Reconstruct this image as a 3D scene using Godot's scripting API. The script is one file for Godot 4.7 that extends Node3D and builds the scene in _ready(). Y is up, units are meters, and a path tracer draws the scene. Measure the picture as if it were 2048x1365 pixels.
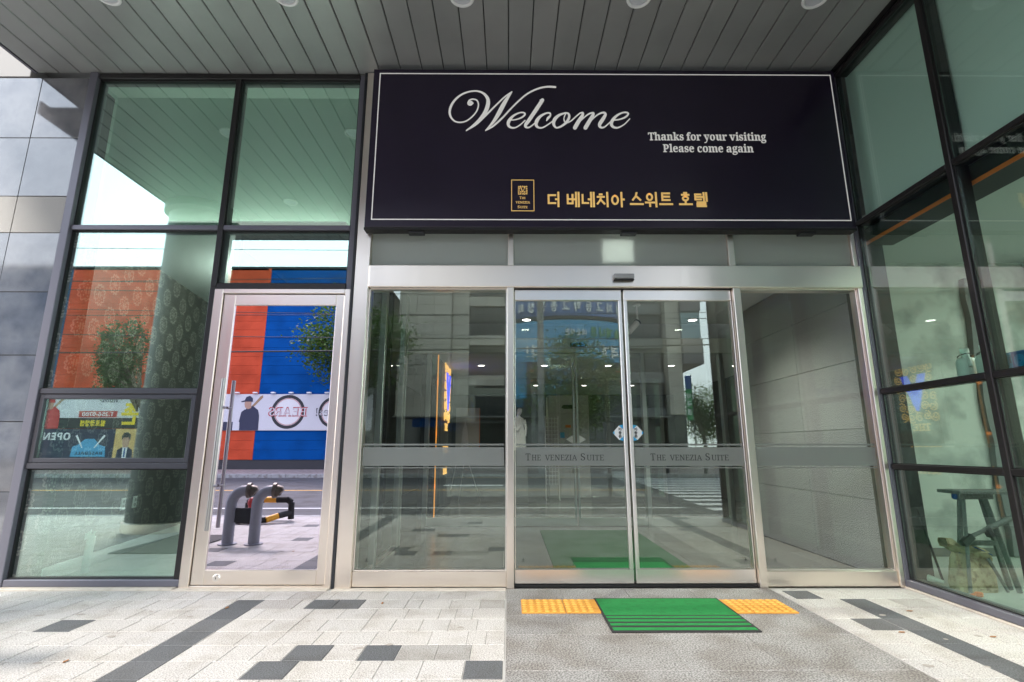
extends Node3D

var M := {}
var used := {}
var rng := RandomNumberGenerator.new()

# ---------------------------------------------------------------- mesh builder
class B:
	var st := SurfaceTool.new()
	func _init():
		st.begin(Mesh.PRIMITIVE_TRIANGLES)
	func tri(a: Vector3, b: Vector3, c: Vector3, out: Vector3, na = null, nb = null, nc = null):
		var n := (b - a).cross(c - a)
		if n.length_squared() < 1e-16:
			return
		n = n.normalized()
		var flip := n.dot(out) > 0.0
		if n.dot(out) < 0.0:
			n = -n
		var vs := [a, c, b] if flip else [a, b, c]
		var ns := [na, nc, nb] if flip else [na, nb, nc]
		for i in 3:
			st.set_normal(n if ns[i] == null else ns[i])
			st.add_vertex(vs[i])
	func quad(a, b, c, d, out: Vector3):
		tri(a, b, c, out)
		tri(a, c, d, out)
	func box(c: Vector3, s: Vector3, bv := 0.0, bs := Basis()):
		var h := s * 0.5
		bv = minf(bv, minf(h.x, minf(h.y, h.z)) * 0.9)
		for ax in 3:
			var u := (ax + 1) % 3
			var v := (ax + 2) % 3
			for sg in [-1.0, 1.0]:
				var q := []
				for k in [[-1, -1], [1, -1], [1, 1], [-1, 1]]:
					var p := Vector3()
					p[ax] = h[ax] * sg
					p[u] = (h[u] - bv) * k[0]
					p[v] = (h[v] - bv) * k[1]
					q.append(c + bs * p)
				var o := Vector3()
				o[ax] = sg
				quad(q[0], q[1], q[2], q[3], bs * o)
		if bv <= 0.0:
			return
		for ax in 3:
			var u := (ax + 1) % 3
			var v := (ax + 2) % 3
			for su in [-1.0, 1.0]:
				for sv in [-1.0, 1.0]:
					var q := []
					for k in [[-1, 0], [1, 0], [1, 1], [-1, 1]]:
						var p := Vector3()
						p[ax] = (h[ax] - bv) * k[0]
						p[u] = (h[u] - (bv if k[1] else 0.0)) * su
						p[v] = (h[v] - (0.0 if k[1] else bv)) * sv
						q.append(c + bs * p)
					var o := Vector3()
					o[u] = su
					o[v] = sv
					quad(q[0], q[1], q[2], q[3], bs * o)
		for sx in [-1.0, 1.0]:
			for sy in [-1.0, 1.0]:
				for sz in [-1.0, 1.0]:
					var o := Vector3(sx, sy, sz)
					var q := []
					for ax in 3:
						var p := Vector3()
						for k in 3:
							p[k] = (h[k] - (0.0 if k == ax else bv)) * o[k]
						q.append(c + bs * p)
					tri(q[0], q[1], q[2], bs * o)
	func ab(x0: float, x1: float, y0: float, y1: float, z0: float, z1: float, bv := 0.0):
		box(Vector3((x0 + x1) / 2, (y0 + y1) / 2, (z0 + z1) / 2), Vector3(absf(x1 - x0), absf(y1 - y0), absf(z1 - z0)), bv)
	func tube(pts: Array, r, sides := 12, caps := true):
		var n := pts.size()
		var rings := []
		var nrm := []
		var side := Vector3()
		for i in n:
			var t: Vector3 = (pts[mini(i + 1, n - 1)] - pts[maxi(i - 1, 0)]).normalized()
			if i == 0:
				side = t.cross(Vector3.UP if absf(t.y) < 0.9 else Vector3.RIGHT).normalized()
			else:
				side = (side - t * side.dot(t)).normalized()
			var up := t.cross(side)
			var rr: float = r[i] if r is Array else r
			var ring := []
			var nr := []
			for k in sides:
				var a := TAU * k / sides
				var d := side * cos(a) + up * sin(a)
				ring.append(pts[i] + d * rr)
				nr.append(d)
			rings.append(ring)
			nrm.append(nr)
		for i in n - 1:
			for k in sides:
				var l := (k + 1) % sides
				var o: Vector3 = nrm[i][k] + nrm[i][l]
				tri(rings[i][k], rings[i][l], rings[i + 1][l], o, nrm[i][k], nrm[i][l], nrm[i + 1][l])
				tri(rings[i][k], rings[i + 1][l], rings[i + 1][k], o, nrm[i][k], nrm[i + 1][l], nrm[i + 1][k])
		if caps:
			for e in [0, n - 1]:
				var o: Vector3 = (pts[0] - pts[1]) if e == 0 else (pts[n - 1] - pts[n - 2])
				for k in sides:
					tri(pts[e], rings[e][k], rings[e][(k + 1) % sides], o)
	func lathe(prof: Array, base := Vector3(), sides := 24, axis := Basis()):
		for i in prof.size() - 1:
			var p: Vector2 = prof[i]
			var q: Vector2 = prof[i + 1]
			var n2 := Vector2(q.y - p.y, p.x - q.x).normalized()
			for k in sides:
				var a := TAU * k / sides
				var b := TAU * (k + 1) / sides
				var da := Vector3(cos(a), 0, sin(a))
				var db := Vector3(cos(b), 0, sin(b))
				var na := axis * (da * n2.x + Vector3.UP * n2.y)
				var nb := axis * (db * n2.x + Vector3.UP * n2.y)
				var A := base + axis * (da * p.x + Vector3.UP * p.y)
				var Bb := base + axis * (db * p.x + Vector3.UP * p.y)
				var C := base + axis * (db * q.x + Vector3.UP * q.y)
				var D := base + axis * (da * q.x + Vector3.UP * q.y)
				tri(A, Bb, C, na + nb, na, nb, nb)
				tri(A, C, D, na + nb, na, nb, na)
	func poly(pts: Array, z0: float, z1: float):
		var pk := PackedVector2Array(pts)
		var idx := Geometry2D.triangulate_polygon(pk)
		for i in range(0, idx.size(), 3):
			var a := pk[idx[i]]
			var b := pk[idx[i + 1]]
			var c := pk[idx[i + 2]]
			tri(Vector3(a.x, a.y, z1), Vector3(b.x, b.y, z1), Vector3(c.x, c.y, z1), Vector3.BACK)
		var ccw := not Geometry2D.is_polygon_clockwise(pk)
		for i in pk.size():
			var a := pk[i]
			var b := pk[(i + 1) % pk.size()]
			var o := Vector3(b.y - a.y, a.x - b.x, 0) * (1.0 if ccw else -1.0)
			quad(Vector3(a.x, a.y, z0), Vector3(b.x, b.y, z0), Vector3(b.x, b.y, z1), Vector3(a.x, a.y, z1), o)
	func ribbon(pts: Array, z0: float, z1: float, closed := false):
		# pts: Vector3(x, y, width)
		var n := pts.size()
		var L := []
		var R := []
		for i in n:
			var p := Vector2(pts[i].x, pts[i].y)
			var pa: Vector3 = pts[(i - 1 + n) % n] if closed else pts[maxi(i - 1, 0)]
			var pb: Vector3 = pts[(i + 1) % n] if closed else pts[mini(i + 1, n - 1)]
			var d0 := (p - Vector2(pa.x, pa.y)).normalized()
			var d1 := (Vector2(pb.x, pb.y) - p).normalized()
			if d0 == Vector2():
				d0 = d1
			if d1 == Vector2():
				d1 = d0
			var t := (d0 + d1).normalized()
			if t == Vector2():
				t = d1
			var nn := Vector2(-t.y, t.x)
			var m := 1.0 / maxf(0.6, absf(nn.dot(Vector2(-d1.y, d1.x))))
			L.append(p + nn * pts[i].z * 0.5 * m)
			R.append(p - nn * pts[i].z * 0.5 * m)
		for i in (n if closed else n - 1):
			var j := (i + 1) % n
			var a := Vector3(L[i].x, L[i].y, z1)
			var b := Vector3(R[i].x, R[i].y, z1)
			var c := Vector3(R[j].x, R[j].y, z1)
			var d := Vector3(L[j].x, L[j].y, z1)
			tri(a, b, c, Vector3.BACK)
			tri(a, c, d, Vector3.BACK)
			var w := a - b
			var dz := Vector3(0, 0, z0 - z1)
			quad(a, d, d + dz, a + dz, w)
			quad(b, c, c + dz, b + dz, -w)
	func append(m: Mesh, xf := Transform3D()):
		for s in m.get_surface_count():
			st.append_from(m, s, xf)
	func mesh() -> ArrayMesh:
		return st.commit()

# ---------------------------------------------------------------- naming
func numbered(n: String) -> String:
	var k: int = used.get(n, 0)
	used[n] = k + 1
	return n if k == 0 else "%s_%03d" % [n, k]

func tag(o: Node, label: String, category := "", group := "", kind := ""):
	if label:
		o.set_meta("label", label)
	if category:
		o.set_meta("category", category)
	if group:
		o.set_meta("group", group)
	if kind:
		o.set_meta("kind", kind)
	return o

func thing(n: String, label: String, category: String, at := Vector3(), group := "", turn := 0.0) -> Node3D:
	var o := Node3D.new()
	o.name = numbered(n)
	add_child(o)
	o.position = at
	o.rotation.y = turn
	tag(o, label, category, group)
	return o

func put(parent: Node, n: String, b: B, mat: Material, at := Vector3()) -> MeshInstance3D:
	return putm(parent, n, b.mesh(), mat, at)

func putm(parent: Node, n: String, m: Mesh, mat: Material, at := Vector3()) -> MeshInstance3D:
	var o := MeshInstance3D.new()
	o.mesh = m
	o.material_override = mat
	o.position = at
	if parent == self:
		o.name = numbered(n)
		add_child(o)
	else:
		o.name = n
		parent.add_child(o, true)
	return o

func struct(n: String, label: String, b: B, mat: Material) -> MeshInstance3D:
	var o := put(self, n, b, mat)
	tag(o, label, "", "", "structure")
	return o

func slab(parent: Node, n: String, mat: Material, x0, x1, y0, y1, z0, z1, bv := 0.0) -> MeshInstance3D:
	var b := B.new()
	b.ab(x0, x1, y0, y1, z0, z1, bv)
	return put(parent, n, b, mat)

# ---------------------------------------------------------------- materials
func lin(r: float, g: float, b: float, a := 1.0) -> Color:
	var c := Color(r, g, b).linear_to_srgb()
	c.a = a
	return c

func mat(r: float, g: float, b: float, rough := 0.7, metal := 0.0) -> StandardMaterial3D:
	var m := StandardMaterial3D.new()
	m.albedo_color = lin(r, g, b)
	m.roughness = rough
	m.metallic = metal
	return m

func glow(r: float, g: float, b: float, e: float) -> StandardMaterial3D:
	var m := mat(r, g, b, 0.5)
	m.emission_enabled = true
	m.emission = lin(r, g, b)
	m.emission_energy_multiplier = e
	return m

func noise(freq: float, seed_: int, size: int, stops: Array, cols: Array, octaves := 3, type := FastNoiseLite.TYPE_SIMPLEX_SMOOTH, normal := false) -> NoiseTexture2D:
	var n := FastNoiseLite.new()
	n.noise_type = type
	n.frequency = freq
	n.seed = seed_
	n.fractal_octaves = octaves
	var t := NoiseTexture2D.new()
	t.width = size
	t.height = size
	t.seamless = true
	t.seamless_blend_skirt = 0.2
	t.noise = n
	if normal:
		t.as_normal_map = true
		t.bump_strength = 4.0
	else:
		var g := Gradient.new()
		g.offsets = PackedFloat32Array(stops)
		g.colors = PackedColorArray(cols)
		t.color_ramp = g
	return t

func tri_map(m: StandardMaterial3D, sx: float, sy := 0.0, sz := 0.0):
	m.uv1_triplanar = true
	m.uv1_world_triplanar = true
	m.uv1_scale = Vector3(sx, sy if sy > 0 else sx, sz if sz > 0 else sx)

func stained(m: StandardMaterial3D, t: Texture2D, s: float):
	m.detail_enabled = true
	m.detail_albedo = t
	m.detail_blend_mode = BaseMaterial3D.BLEND_MODE_MUL
	m.detail_uv_layer = BaseMaterial3D.DETAIL_UV_2
	m.uv2_triplanar = true
	m.uv2_world_triplanar = true
	m.uv2_scale = Vector3(s, s, s)

func one_px(c: Color) -> ImageTexture:
	var im := Image.create(4, 4, false, Image.FORMAT_RGBA8)
	im.fill(c)
	return ImageTexture.create_from_image(im)

# glass with a reflecting coat: the share `refl` mirrors, the rest passes
func coated(r: float, g: float, b: float, refl: float) -> StandardMaterial3D:
	var m := StandardMaterial3D.new()
	m.transparency = BaseMaterial3D.TRANSPARENCY_ALPHA
	m.albedo_texture = M.white_px
	m.albedo_color = lin(r, g, b, refl)
	m.metallic = 1.0
	m.roughness = 0.0
	return m

func tinted(r: float, g: float, b: float) -> StandardMaterial3D:
	var m := StandardMaterial3D.new()
	m.refraction_enabled = true
	m.refraction_scale = 0.0005
	m.albedo_color = lin(r, g, b, 0.0)
	m.roughness = 0.0
	m.metallic_specular = 0.0
	return m

func materials():
	M.white_px = one_px(Color.WHITE)
	var W := Color.WHITE
	# granites
	var speck := noise(0.22, 3, 512, [0.0, 0.33, 0.45, 0.55, 0.7, 1.0], [Color(0.62, 0.61, 0.60), Color(0.78, 0.77, 0.76), Color(0.91, 0.905, 0.90), Color(0.955, 0.95, 0.945), Color(1, 1, 1), Color(0.88, 0.87, 0.86)], 3, FastNoiseLite.TYPE_SIMPLEX)
	var stain := noise(0.012, 9, 512, [0.0, 0.32, 0.5, 1.0], [Color(0.91, 0.90, 0.885), Color(0.965, 0.96, 0.95), W, W], 5)
	var coarse := noise(0.02, 17, 512, [0.0, 0.3, 0.45, 0.6, 1.0], [Color(0.74, 0.71, 0.68), Color(0.84, 0.82, 0.80), Color(0.96, 0.955, 0.95), W, W], 5)
	var bumpn := noise(0.25, 5, 512, [], [], 2, FastNoiseLite.TYPE_SIMPLEX, true)
	M.bumpn = bumpn
	M.pale_paver = []
	for c in [[0.585, 0.56, 0.53], [0.605, 0.582, 0.555], [0.565, 0.54, 0.51], [0.592, 0.565, 0.53], [0.57, 0.55, 0.525]]:
		var m := mat(c[0], c[1], c[2], 0.82)
		m.albedo_texture = speck
		tri_map(m, 0.8)
		m.normal_enabled = true
		m.normal_texture = bumpn
		m.normal_scale = 0.15
		stained(m, stain, 0.55)
		M.pale_paver.append(m)
	M.dark_paver = []
	for c in [[0.135, 0.14, 0.146], [0.155, 0.158, 0.163], [0.12, 0.126, 0.133]]:
		var m := mat(c[0], c[1], c[2], 0.78)
		m.albedo_texture = speck
		tri_map(m, 0.8)
		m.normal_enabled = true
		m.normal_texture = bumpn
		m.normal_scale = 0.3
		stained(m, stain, 0.55)
		M.dark_paver.append(m)
	M.grey_paver = []
	for c in [[0.46, 0.435, 0.41], [0.40, 0.385, 0.365]]:
		var m := mat(c[0], c[1], c[2], 0.8)
		m.albedo_texture = speck
		tri_map(m, 0.8)
		stained(m, stain, 0.55)
		M.grey_paver.append(m)
	var coarse2 := noise(0.010, 19, 512, [0.0, 0.3, 0.5, 0.7, 1.0], [Color(0.83, 0.805, 0.78), Color(0.90, 0.885, 0.87), Color(0.96, 0.955, 0.95), W, W], 6)
	M.walk = []
	var speck2 := noise(0.16, 31, 512, [0.0, 0.32, 0.5, 0.66, 1.0], [Color(0.4, 0.4, 0.4), Color(0.68, 0.67, 0.66), Color(0.86, 0.85, 0.84), Color(0.97, 0.96, 0.95), W], 3, FastNoiseLite.TYPE_SIMPLEX)
	for c in [[0.395, 0.386, 0.375], [0.415, 0.404, 0.39], [0.38, 0.372, 0.362], [0.405, 0.397, 0.387]]:
		var m := mat(c[0], c[1], c[2], 0.7)
		m.albedo_texture = speck2
		tri_map(m, 0.85)
		m.normal_enabled = true
		m.normal_texture = bumpn
		m.normal_scale = 0.25
		stained(m, coarse2, 0.45)
		M.walk.append(m)
	M.sand = mat(0.40, 0.385, 0.36, 0.95)
	M.grout = mat(0.45, 0.43, 0.40, 0.95)
	M.mortar = mat(0.52, 0.47, 0.40, 0.9)
	stained(M.mortar, stain, 1.2)
	# polished and flamed wall granite
	M.polished = []
	var cloud := noise(0.012, 41, 512, [0.0, 0.4, 0.7, 1.0], [Color(0.78, 0.78, 0.80), Color(0.92, 0.92, 0.93), W, Color(0.88, 0.88, 0.9)], 5)
	for c in [[0.195, 0.20, 0.212], [0.215, 0.219, 0.23], [0.175, 0.182, 0.198]]:
		var m := mat(c[0], c[1], c[2], 0.07)
		m.metallic_specular = 0.707
		m.clearcoat_enabled = true
		m.clearcoat = 0.6
		m.clearcoat_roughness = 0.05
		m.albedo_texture = speck
		tri_map(m, 2.2)
		stained(m, cloud, 0.45)
		M.polished.append(m)
	M.flamed = mat(0.58, 0.57, 0.54, 0.85)
	M.flamed.albedo_texture = speck2
	tri_map(M.flamed, 1.6)
	M.cream = mat(0.30, 0.29, 0.275, 0.6)
	M.granite = []
	for c in [[0.52, 0.525, 0.505], [0.55, 0.555, 0.535], [0.50, 0.506, 0.49]]:
		var m := mat(c[0], c[1], c[2], 0.6)
		m.albedo_texture = noise(0.14, 51, 512, [0.0, 0.38, 0.46, 0.55, 1.0], [Color(0.18, 0.18, 0.18), Color(0.42, 0.42, 0.42), Color(0.82, 0.82, 0.81), W, W], 2, FastNoiseLite.TYPE_SIMPLEX) if M.granite.is_empty() else M.granite[0].albedo_texture
		tri_map(m, 1.5)
		M.granite.append(m)
	# metals
	M.steel = mat(0.93, 0.845, 0.755, 0.33, 1.0)
	M.steel.roughness_texture = noise(0.012, 63, 256, [0.0, 1.0], [Color(0.88, 0.88, 0.88), W], 2)
	tri_map(M.steel, 2.5, 0.12, 2.5)
	M.steel_bright = mat(0.93, 0.88, 0.83, 0.30, 1.0)
	M.alu = mat(0.15, 0.148, 0.175, 0.42, 0.3)
	M.handle = mat(0.42, 0.40, 0.38, 0.35, 1.0)
	M.alu_mid = mat(0.07, 0.07, 0.08, 0.4, 0.3)
	M.alu_dark = mat(0.022, 0.02, 0.02, 0.35, 0.2)
	M.gasket = mat(0.012, 0.012, 0.012, 0.6)
	M.soffit = []
	for c in [[0.32, 0.325, 0.315], [0.312, 0.318, 0.31], [0.33, 0.334, 0.325]]:
		var m := mat(c[0], c[1], c[2], 0.38, 0.35)
		stained(m, noise(0.02, 71, 256, [0.0, 0.5, 1.0], [Color(0.97, 0.97, 0.97), W, W], 4) if M.soffit.is_empty() else M.soffit[0].detail_albedo, 0.4)
		M.soffit.append(m)
	M.black = mat(0.012, 0.012, 0.012, 0.6)
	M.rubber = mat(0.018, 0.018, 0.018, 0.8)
	M.white = mat(0.75, 0.75, 0.74, 0.45)
	M.white_plastic = mat(0.78, 0.78, 0.76, 0.35)
	M.grey_plastic = mat(0.35, 0.35, 0.35, 0.4)
	# glass
	M.glass_left = coated(0.74, 0.95, 0.86, 0.28)
	M.glass_door = coated(0.74, 0.69, 0.82, 0.88)
	M.glass_front = coated(0.88, 1.0, 0.90, 0.095)
	M.glass_side = coated(0.95, 1.0, 0.95, 0.04)
	M.glass_inner = coated(0.80, 1.0, 0.86, 0.07)
	M.glass_right = coated(0.85, 1.0, 0.94, 0.10)
	M.tint = tinted(0.67, 0.88, 0.775)
	M.tint_clear = tinted(0.88, 0.96, 0.92)
	M.tint_pale = tinted(0.78, 0.93, 0.86)
	M.frost = StandardMaterial3D.new()
	M.frost.refraction_enabled = true
	M.frost.refraction_scale = 0.05
	M.frost.roughness = 0.45
	M.frost.albedo_color = lin(0.46, 0.50, 0.45, 0.66)
	M.film = StandardMaterial3D.new()
	M.film.transparency = BaseMaterial3D.TRANSPARENCY_ALPHA
	M.film.albedo_texture = M.white_px
	M.film.albedo_color = lin(0.26, 0.275, 0.25, 0.72)
	M.film.roughness = 0.6
	M.film_text = mat(0.02, 0.022, 0.02, 0.6)
	# sign
	M.sign = mat(0.019, 0.0125, 0.030, 0.28)
	stained(M.sign, noise(0.01, 73, 256, [0.0, 0.5, 1.0], [Color(0.88, 0.88, 0.9), W, W], 3), 0.4)
	M.sign_letter = mat(0.72, 0.71, 0.68, 0.5)
	M.sign_letter.emission_enabled = true
	M.sign_letter.emission = lin(0.9, 0.88, 0.84)
	M.sign_letter.emission_energy_multiplier = 0.07
	M.sign_gold = mat(0.80, 0.52, 0.16, 0.45)
	M.sign_gold.emission_enabled = true
	M.sign_gold.emission = lin(1.0, 0.62, 0.2)
	M.sign_gold.emission_energy_multiplier = 0.08
	# mats
	var fuzz := noise(0.35, 81, 256, [0.0, 0.5, 1.0], [Color(0.62, 0.62, 0.62), Color(0.88, 0.88, 0.88), W], 3)
	M.green = mat(0.012, 0.27, 0.055, 0.95)
	M.green.albedo_texture = fuzz
	tri_map(M.green, 3.0)
	stained(M.green, stain, 2.2)
	M.carpet = mat(0.004, 0.085, 0.022, 0.95)
	M.carpet.albedo_texture = fuzz
	tri_map(M.carpet, 3.0)
	M.tactile = mat(0.62, 0.285, 0.04, 0.75)
	M.stud = mat(0.74, 0.385, 0.07, 0.65)
	stained(M.stud, stain, 2.5)
	stained(M.tactile, stain, 1.3)
	# interior
	M.plaster = mat(0.60, 0.60, 0.56, 0.9)
	stained(M.plaster, noise(0.01, 91, 512, [0.0, 0.35, 0.5, 1.0], [Color(0.72, 0.74, 0.74), Color(0.9, 0.9, 0.9), W, W], 5), 0.35)
	M.wall_dark = mat(0.024, 0.024, 0.024, 0.6)
	M.wall_mid = mat(0.16, 0.16, 0.15, 0.7)
	M.ceil = mat(0.55, 0.56, 0.54, 0.8)
	M.floor_tile = []
	for c in [[0.26, 0.26, 0.25], [0.28, 0.278, 0.268], [0.245, 0.245, 0.238]]:
		var m := mat(c[0], c[1], c[2], 0.22)
		m.albedo_texture = speck2
		tri_map(m, 1.4)
		M.floor_tile.append(m)
	M.pale_floor = mat(0.45, 0.45, 0.42, 0.6)
	M.paper = wallpaper()
	M.lamp = glow(1.0, 0.96, 0.88, 3.0)
	M.lamp_off = mat(0.55, 0.56, 0.60, 0.3)
	M.orange_led = glow(1.0, 0.42, 0.07, 0.18)
	M.gold_led = glow(1.0, 0.60, 0.16, 0.22)
	M.blue_led = glow(0.03, 0.06, 1.0, 0.5)
	# outside
	var road_n := noise(0.3, 101, 512, [0.0, 0.5, 1.0], [Color(0.7, 0.7, 0.7), Color(0.88, 0.88, 0.88), W], 3)
	M.asphalt = mat(0.085, 0.085, 0.09, 0.85)
	M.asphalt.albedo_texture = road_n
	tri_map(M.asphalt, 1.0)
	stained(M.asphalt, coarse, 0.12)
	M.road_white = mat(0.62, 0.62, 0.60, 0.7)
	stained(M.road_white, stain, 0.5)
	M.road_yellow = mat(0.65, 0.35, 0.05, 0.7)
	M.kerb = mat(0.33, 0.33, 0.32, 0.8)
	stained(M.kerb, coarse, 0.5)
	M.far_pave = mat(0.30, 0.25, 0.23, 0.85)
	stained(M.far_pave, coarse, 0.3)
	M.orange_wall = mat(0.56, 0.085, 0.038, 0.85)
	M.blue_wall = mat(0.002, 0.075, 0.29, 0.85)
	M.teal_wall = mat(0.005, 0.11, 0.25, 0.85)
	for m in [M.orange_wall, M.blue_wall, M.teal_wall]:
		m.metallic_specular = 0.2
		stained(m, noise(0.02, 131, 256, [0.0, 0.4, 0.6, 1.0], [Color(0.86, 0.86, 0.86), Color(0.95, 0.95, 0.95), W, W], 5) if m == M.orange_wall else M.orange_wall.detail_albedo, 0.12)
	M.concrete = mat(0.30, 0.30, 0.29, 0.85)
	stained(M.concrete, coarse, 0.15)
	M.stone = []
	for c in [[0.45, 0.415, 0.35], [0.47, 0.435, 0.37], [0.42, 0.388, 0.33]]:
		M.stone.append(mat(c[0], c[1], c[2], 0.7))
	M.dark_glass = mat(0.02, 0.026, 0.026, 0.08)
	M.dark_metal = mat(0.03, 0.032, 0.036, 0.5, 0.3)
	M.bark = mat(0.10, 0.075, 0.055, 0.9)
	M.leaf = []
	for c in [[0.075, 0.135, 0.028], [0.11, 0.17, 0.04], [0.05, 0.10, 0.022]]:
		var m := mat(c[0], c[1], c[2], 0.55)
		m.backlight_enabled = true
		m.backlight = lin(0.55, 0.75, 0.2)
		m.vertex_color_use_as_albedo = true
		M.leaf.append(m)

func wallpaper() -> StandardMaterial3D:
	var S := 256
	var im := Image.create(S, S, false, Image.FORMAT_RGBA8)
	var base := lin(0.045, 0.040, 0.034)
	var lace := lin(0.21, 0.19, 0.16)
	for y in S:
		for x in S:
			var on := 0.0
			for c in [Vector2(0.5, 0.5), Vector2(0, 0), Vector2(1, 0), Vector2(0, 1), Vector2(1, 1)]:
				var d := Vector2(float(x) / S - c.x, float(y) / S - c.y)
				var p := Vector2(d.x / 0.215, d.y / 0.32)
				var r := p.length()
				var a := p.angle()
				var edge := 1.0 + 0.09 * cos(a * 12.0)
				if r < edge:
					var ring := absf(r - 0.86 * edge) < 0.075
					var petals := sin(a * 8.0 + 5.0 * r) * sin(r * 15.0) > 0.35
					var core := r < 0.34 and cos(a * 6.0) * 0.12 + 0.22 > absf(r - 0.12)
					var stem := absf(p.x) < 0.05 and r < 0.55
					if ring or (petals and r > 0.36) or (core and not stem):
						on = 1.0
			im.set_pixel(x, y, base.lerp(lace, on))
	var m := StandardMaterial3D.new()
	m.albedo_texture = ImageTexture.create_from_image(im)
	m.roughness = 0.55
	m.uv1_triplanar = true
	m.uv1_world_triplanar = true
	m.uv1_scale = Vector3(1.0 / 0.40, 1.0 / 0.33, 1.0 / 0.40)
	return m

# ---------------------------------------------------------------- lettering
func text_mesh(s: String, serif := true, bold := false, depth := 0.02) -> TextMesh:
	var f := SystemFont.new()
	f.font_names = PackedStringArray(["Droid Serif" if serif else "Droid Sans"])
	f.font_weight = 700 if bold else 400
	var t := TextMesh.new()
	t.font = f
	t.text = s
	t.font_size = 48
	t.pixel_size = 0.02
	t.depth = depth
	t.curve_step = 2.0
	return t

# text into b: pieces [[string, cap height], ...] on one baseline, starting at x, then squeezed to `width` if given
func words(b: B, pieces: Array, at: Vector3, width := 0.0, centre := false, serif := true, bold := false, depth := 0.004, turn := Basis()):
	var run := []
	var x := 0.0
	for p in pieces:
		var t := text_mesh(p[0], serif, bold, 0.02)
		var cap := text_mesh("H", serif, bold, 0.02).get_aabb()
		var bb := t.get_aabb()
		var k: float = p[1] / cap.size.y
		var below := 0.0
		if serif or not serif:
			# baseline: a letter pair that stands on it, set in the same line
			below = cap.position.y
		run.append([t, k, x - bb.position.x * k, below, bb])
		x += bb.size.x * k + p[1] * (0.22 if pieces.size() > 1 else 0.0)
	var sx := 1.0 if width <= 0.0 else width / x
	var off := -x * sx * 0.5 if centre else 0.0
	for r in run:
		var k: float = r[1]
		var sc := Basis.from_scale(Vector3(k * sx, k, depth / 0.02))
		var bb: AABB = r[4]
		var pos := Vector3(r[2] * sx + off, -baseline(r[0]) * k, depth * 0.5)
		b.append(r[0], Transform3D(turn * sc, at + turn * pos))

# where a line's baseline lies in the mesh: TextMesh centres the line's ascent and descent on zero
func baseline(t: TextMesh) -> float:
	var h := TextMesh.new()
	h.font = t.font
	h.text = "H"
	h.font_size = t.font_size
	h.pixel_size = t.pixel_size
	h.depth = t.depth
	return h.get_aabb().position.y

const LEADS := ["g", "gg", "n", "d", "dd", "r", "m", "b", "bb", "s", "ss", "o", "j", "jj", "c", "k", "t", "p", "h"]
const TAILS := ["", "g", "gg", "gs", "n", "nj", "nh", "d", "r", "rg", "rm", "rb", "rs", "rt", "rp", "rh", "m", "b", "bs", "s", "ss", "o", "j", "c", "k", "t", "p", "h"]

func consonant(k: String) -> Array:
	var circle := []
	for i in 15:
		var a := TAU * i / 14.0 + PI / 2
		circle.append(Vector2(0.5 + 0.42 * cos(a), 0.45 + 0.45 * sin(a)))
	var low := []
	for i in 15:
		var a := TAU * i / 14.0 + PI / 2
		low.append(Vector2(0.5 + 0.34 * cos(a), 0.27 + 0.27 * sin(a)))
	match k:
		"g": return [[Vector2(0, 0.95), Vector2(0.95, 0.95), Vector2(0.85, 0)]]
		"n": return [[Vector2(0.05, 1), Vector2(0.05, 0.1), Vector2(1, 0.1)]]
		"d": return [[Vector2(1, 0.95), Vector2(0.05, 0.95), Vector2(0.05, 0.08), Vector2(1, 0.08)]]
		"r": return [[Vector2(0.05, 0.95), Vector2(0.95, 0.95), Vector2(0.95, 0.52), Vector2(0.05, 0.52), Vector2(0.05, 0.06), Vector2(1, 0.06)]]
		"m": return [[Vector2(0.05, 0.95), Vector2(0.95, 0.95), Vector2(0.95, 0.05), Vector2(0.05, 0.05), Vector2(0.05, 0.95)]]
		"b": return [[Vector2(0.08, 1), Vector2(0.08, 0.06), Vector2(0.92, 0.06), Vector2(0.92, 1)], [Vector2(0.08, 0.52), Vector2(0.92, 0.52)]]
		"s": return [[Vector2(0.52, 1), Vector2(0.4, 0.55), Vector2(0, 0.05)], [Vector2(0.45, 0.6), Vector2(1, 0.05)]]
		"j": return [[Vector2(0.05, 0.95), Vector2(0.95, 0.95)], [Vector2(0.55, 0.95), Vector2(0.4, 0.5), Vector2(0, 0.05)], [Vector2(0.45, 0.55), Vector2(1, 0.05)]]
		"c": return [[Vector2(0.35, 1.05), Vector2(0.65, 1.05)], [Vector2(0.05, 0.78), Vector2(0.95, 0.78)], [Vector2(0.55, 0.78), Vector2(0.4, 0.42), Vector2(0, 0.02)], [Vector2(0.45, 0.48), Vector2(1, 0.02)]]
		"k": return [[Vector2(0, 0.95), Vector2(0.95, 0.95), Vector2(0.85, 0)], [Vector2(0, 0.5), Vector2(0.9, 0.5)]]
		"t": return [[Vector2(1, 0.97), Vector2(0.05, 0.97), Vector2(0.05, 0.05), Vector2(1, 0.05)], [Vector2(0.05, 0.52), Vector2(0.95, 0.52)]]
		"p": return [[Vector2(0, 0.95), Vector2(1, 0.95)], [Vector2(0, 0.05), Vector2(1, 0.05)], [Vector2(0.3, 0.95), Vector2(0.3, 0.05)], [Vector2(0.7, 0.95), Vector2(0.7, 0.05)]]
		"h": return [[Vector2(0.35, 1.05), Vector2(0.65, 1.05)], [Vector2(0.05, 0.78), Vector2(0.95, 0.78)], low]
		"o": return [circle]
		_: return consonant(k[0])

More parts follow.
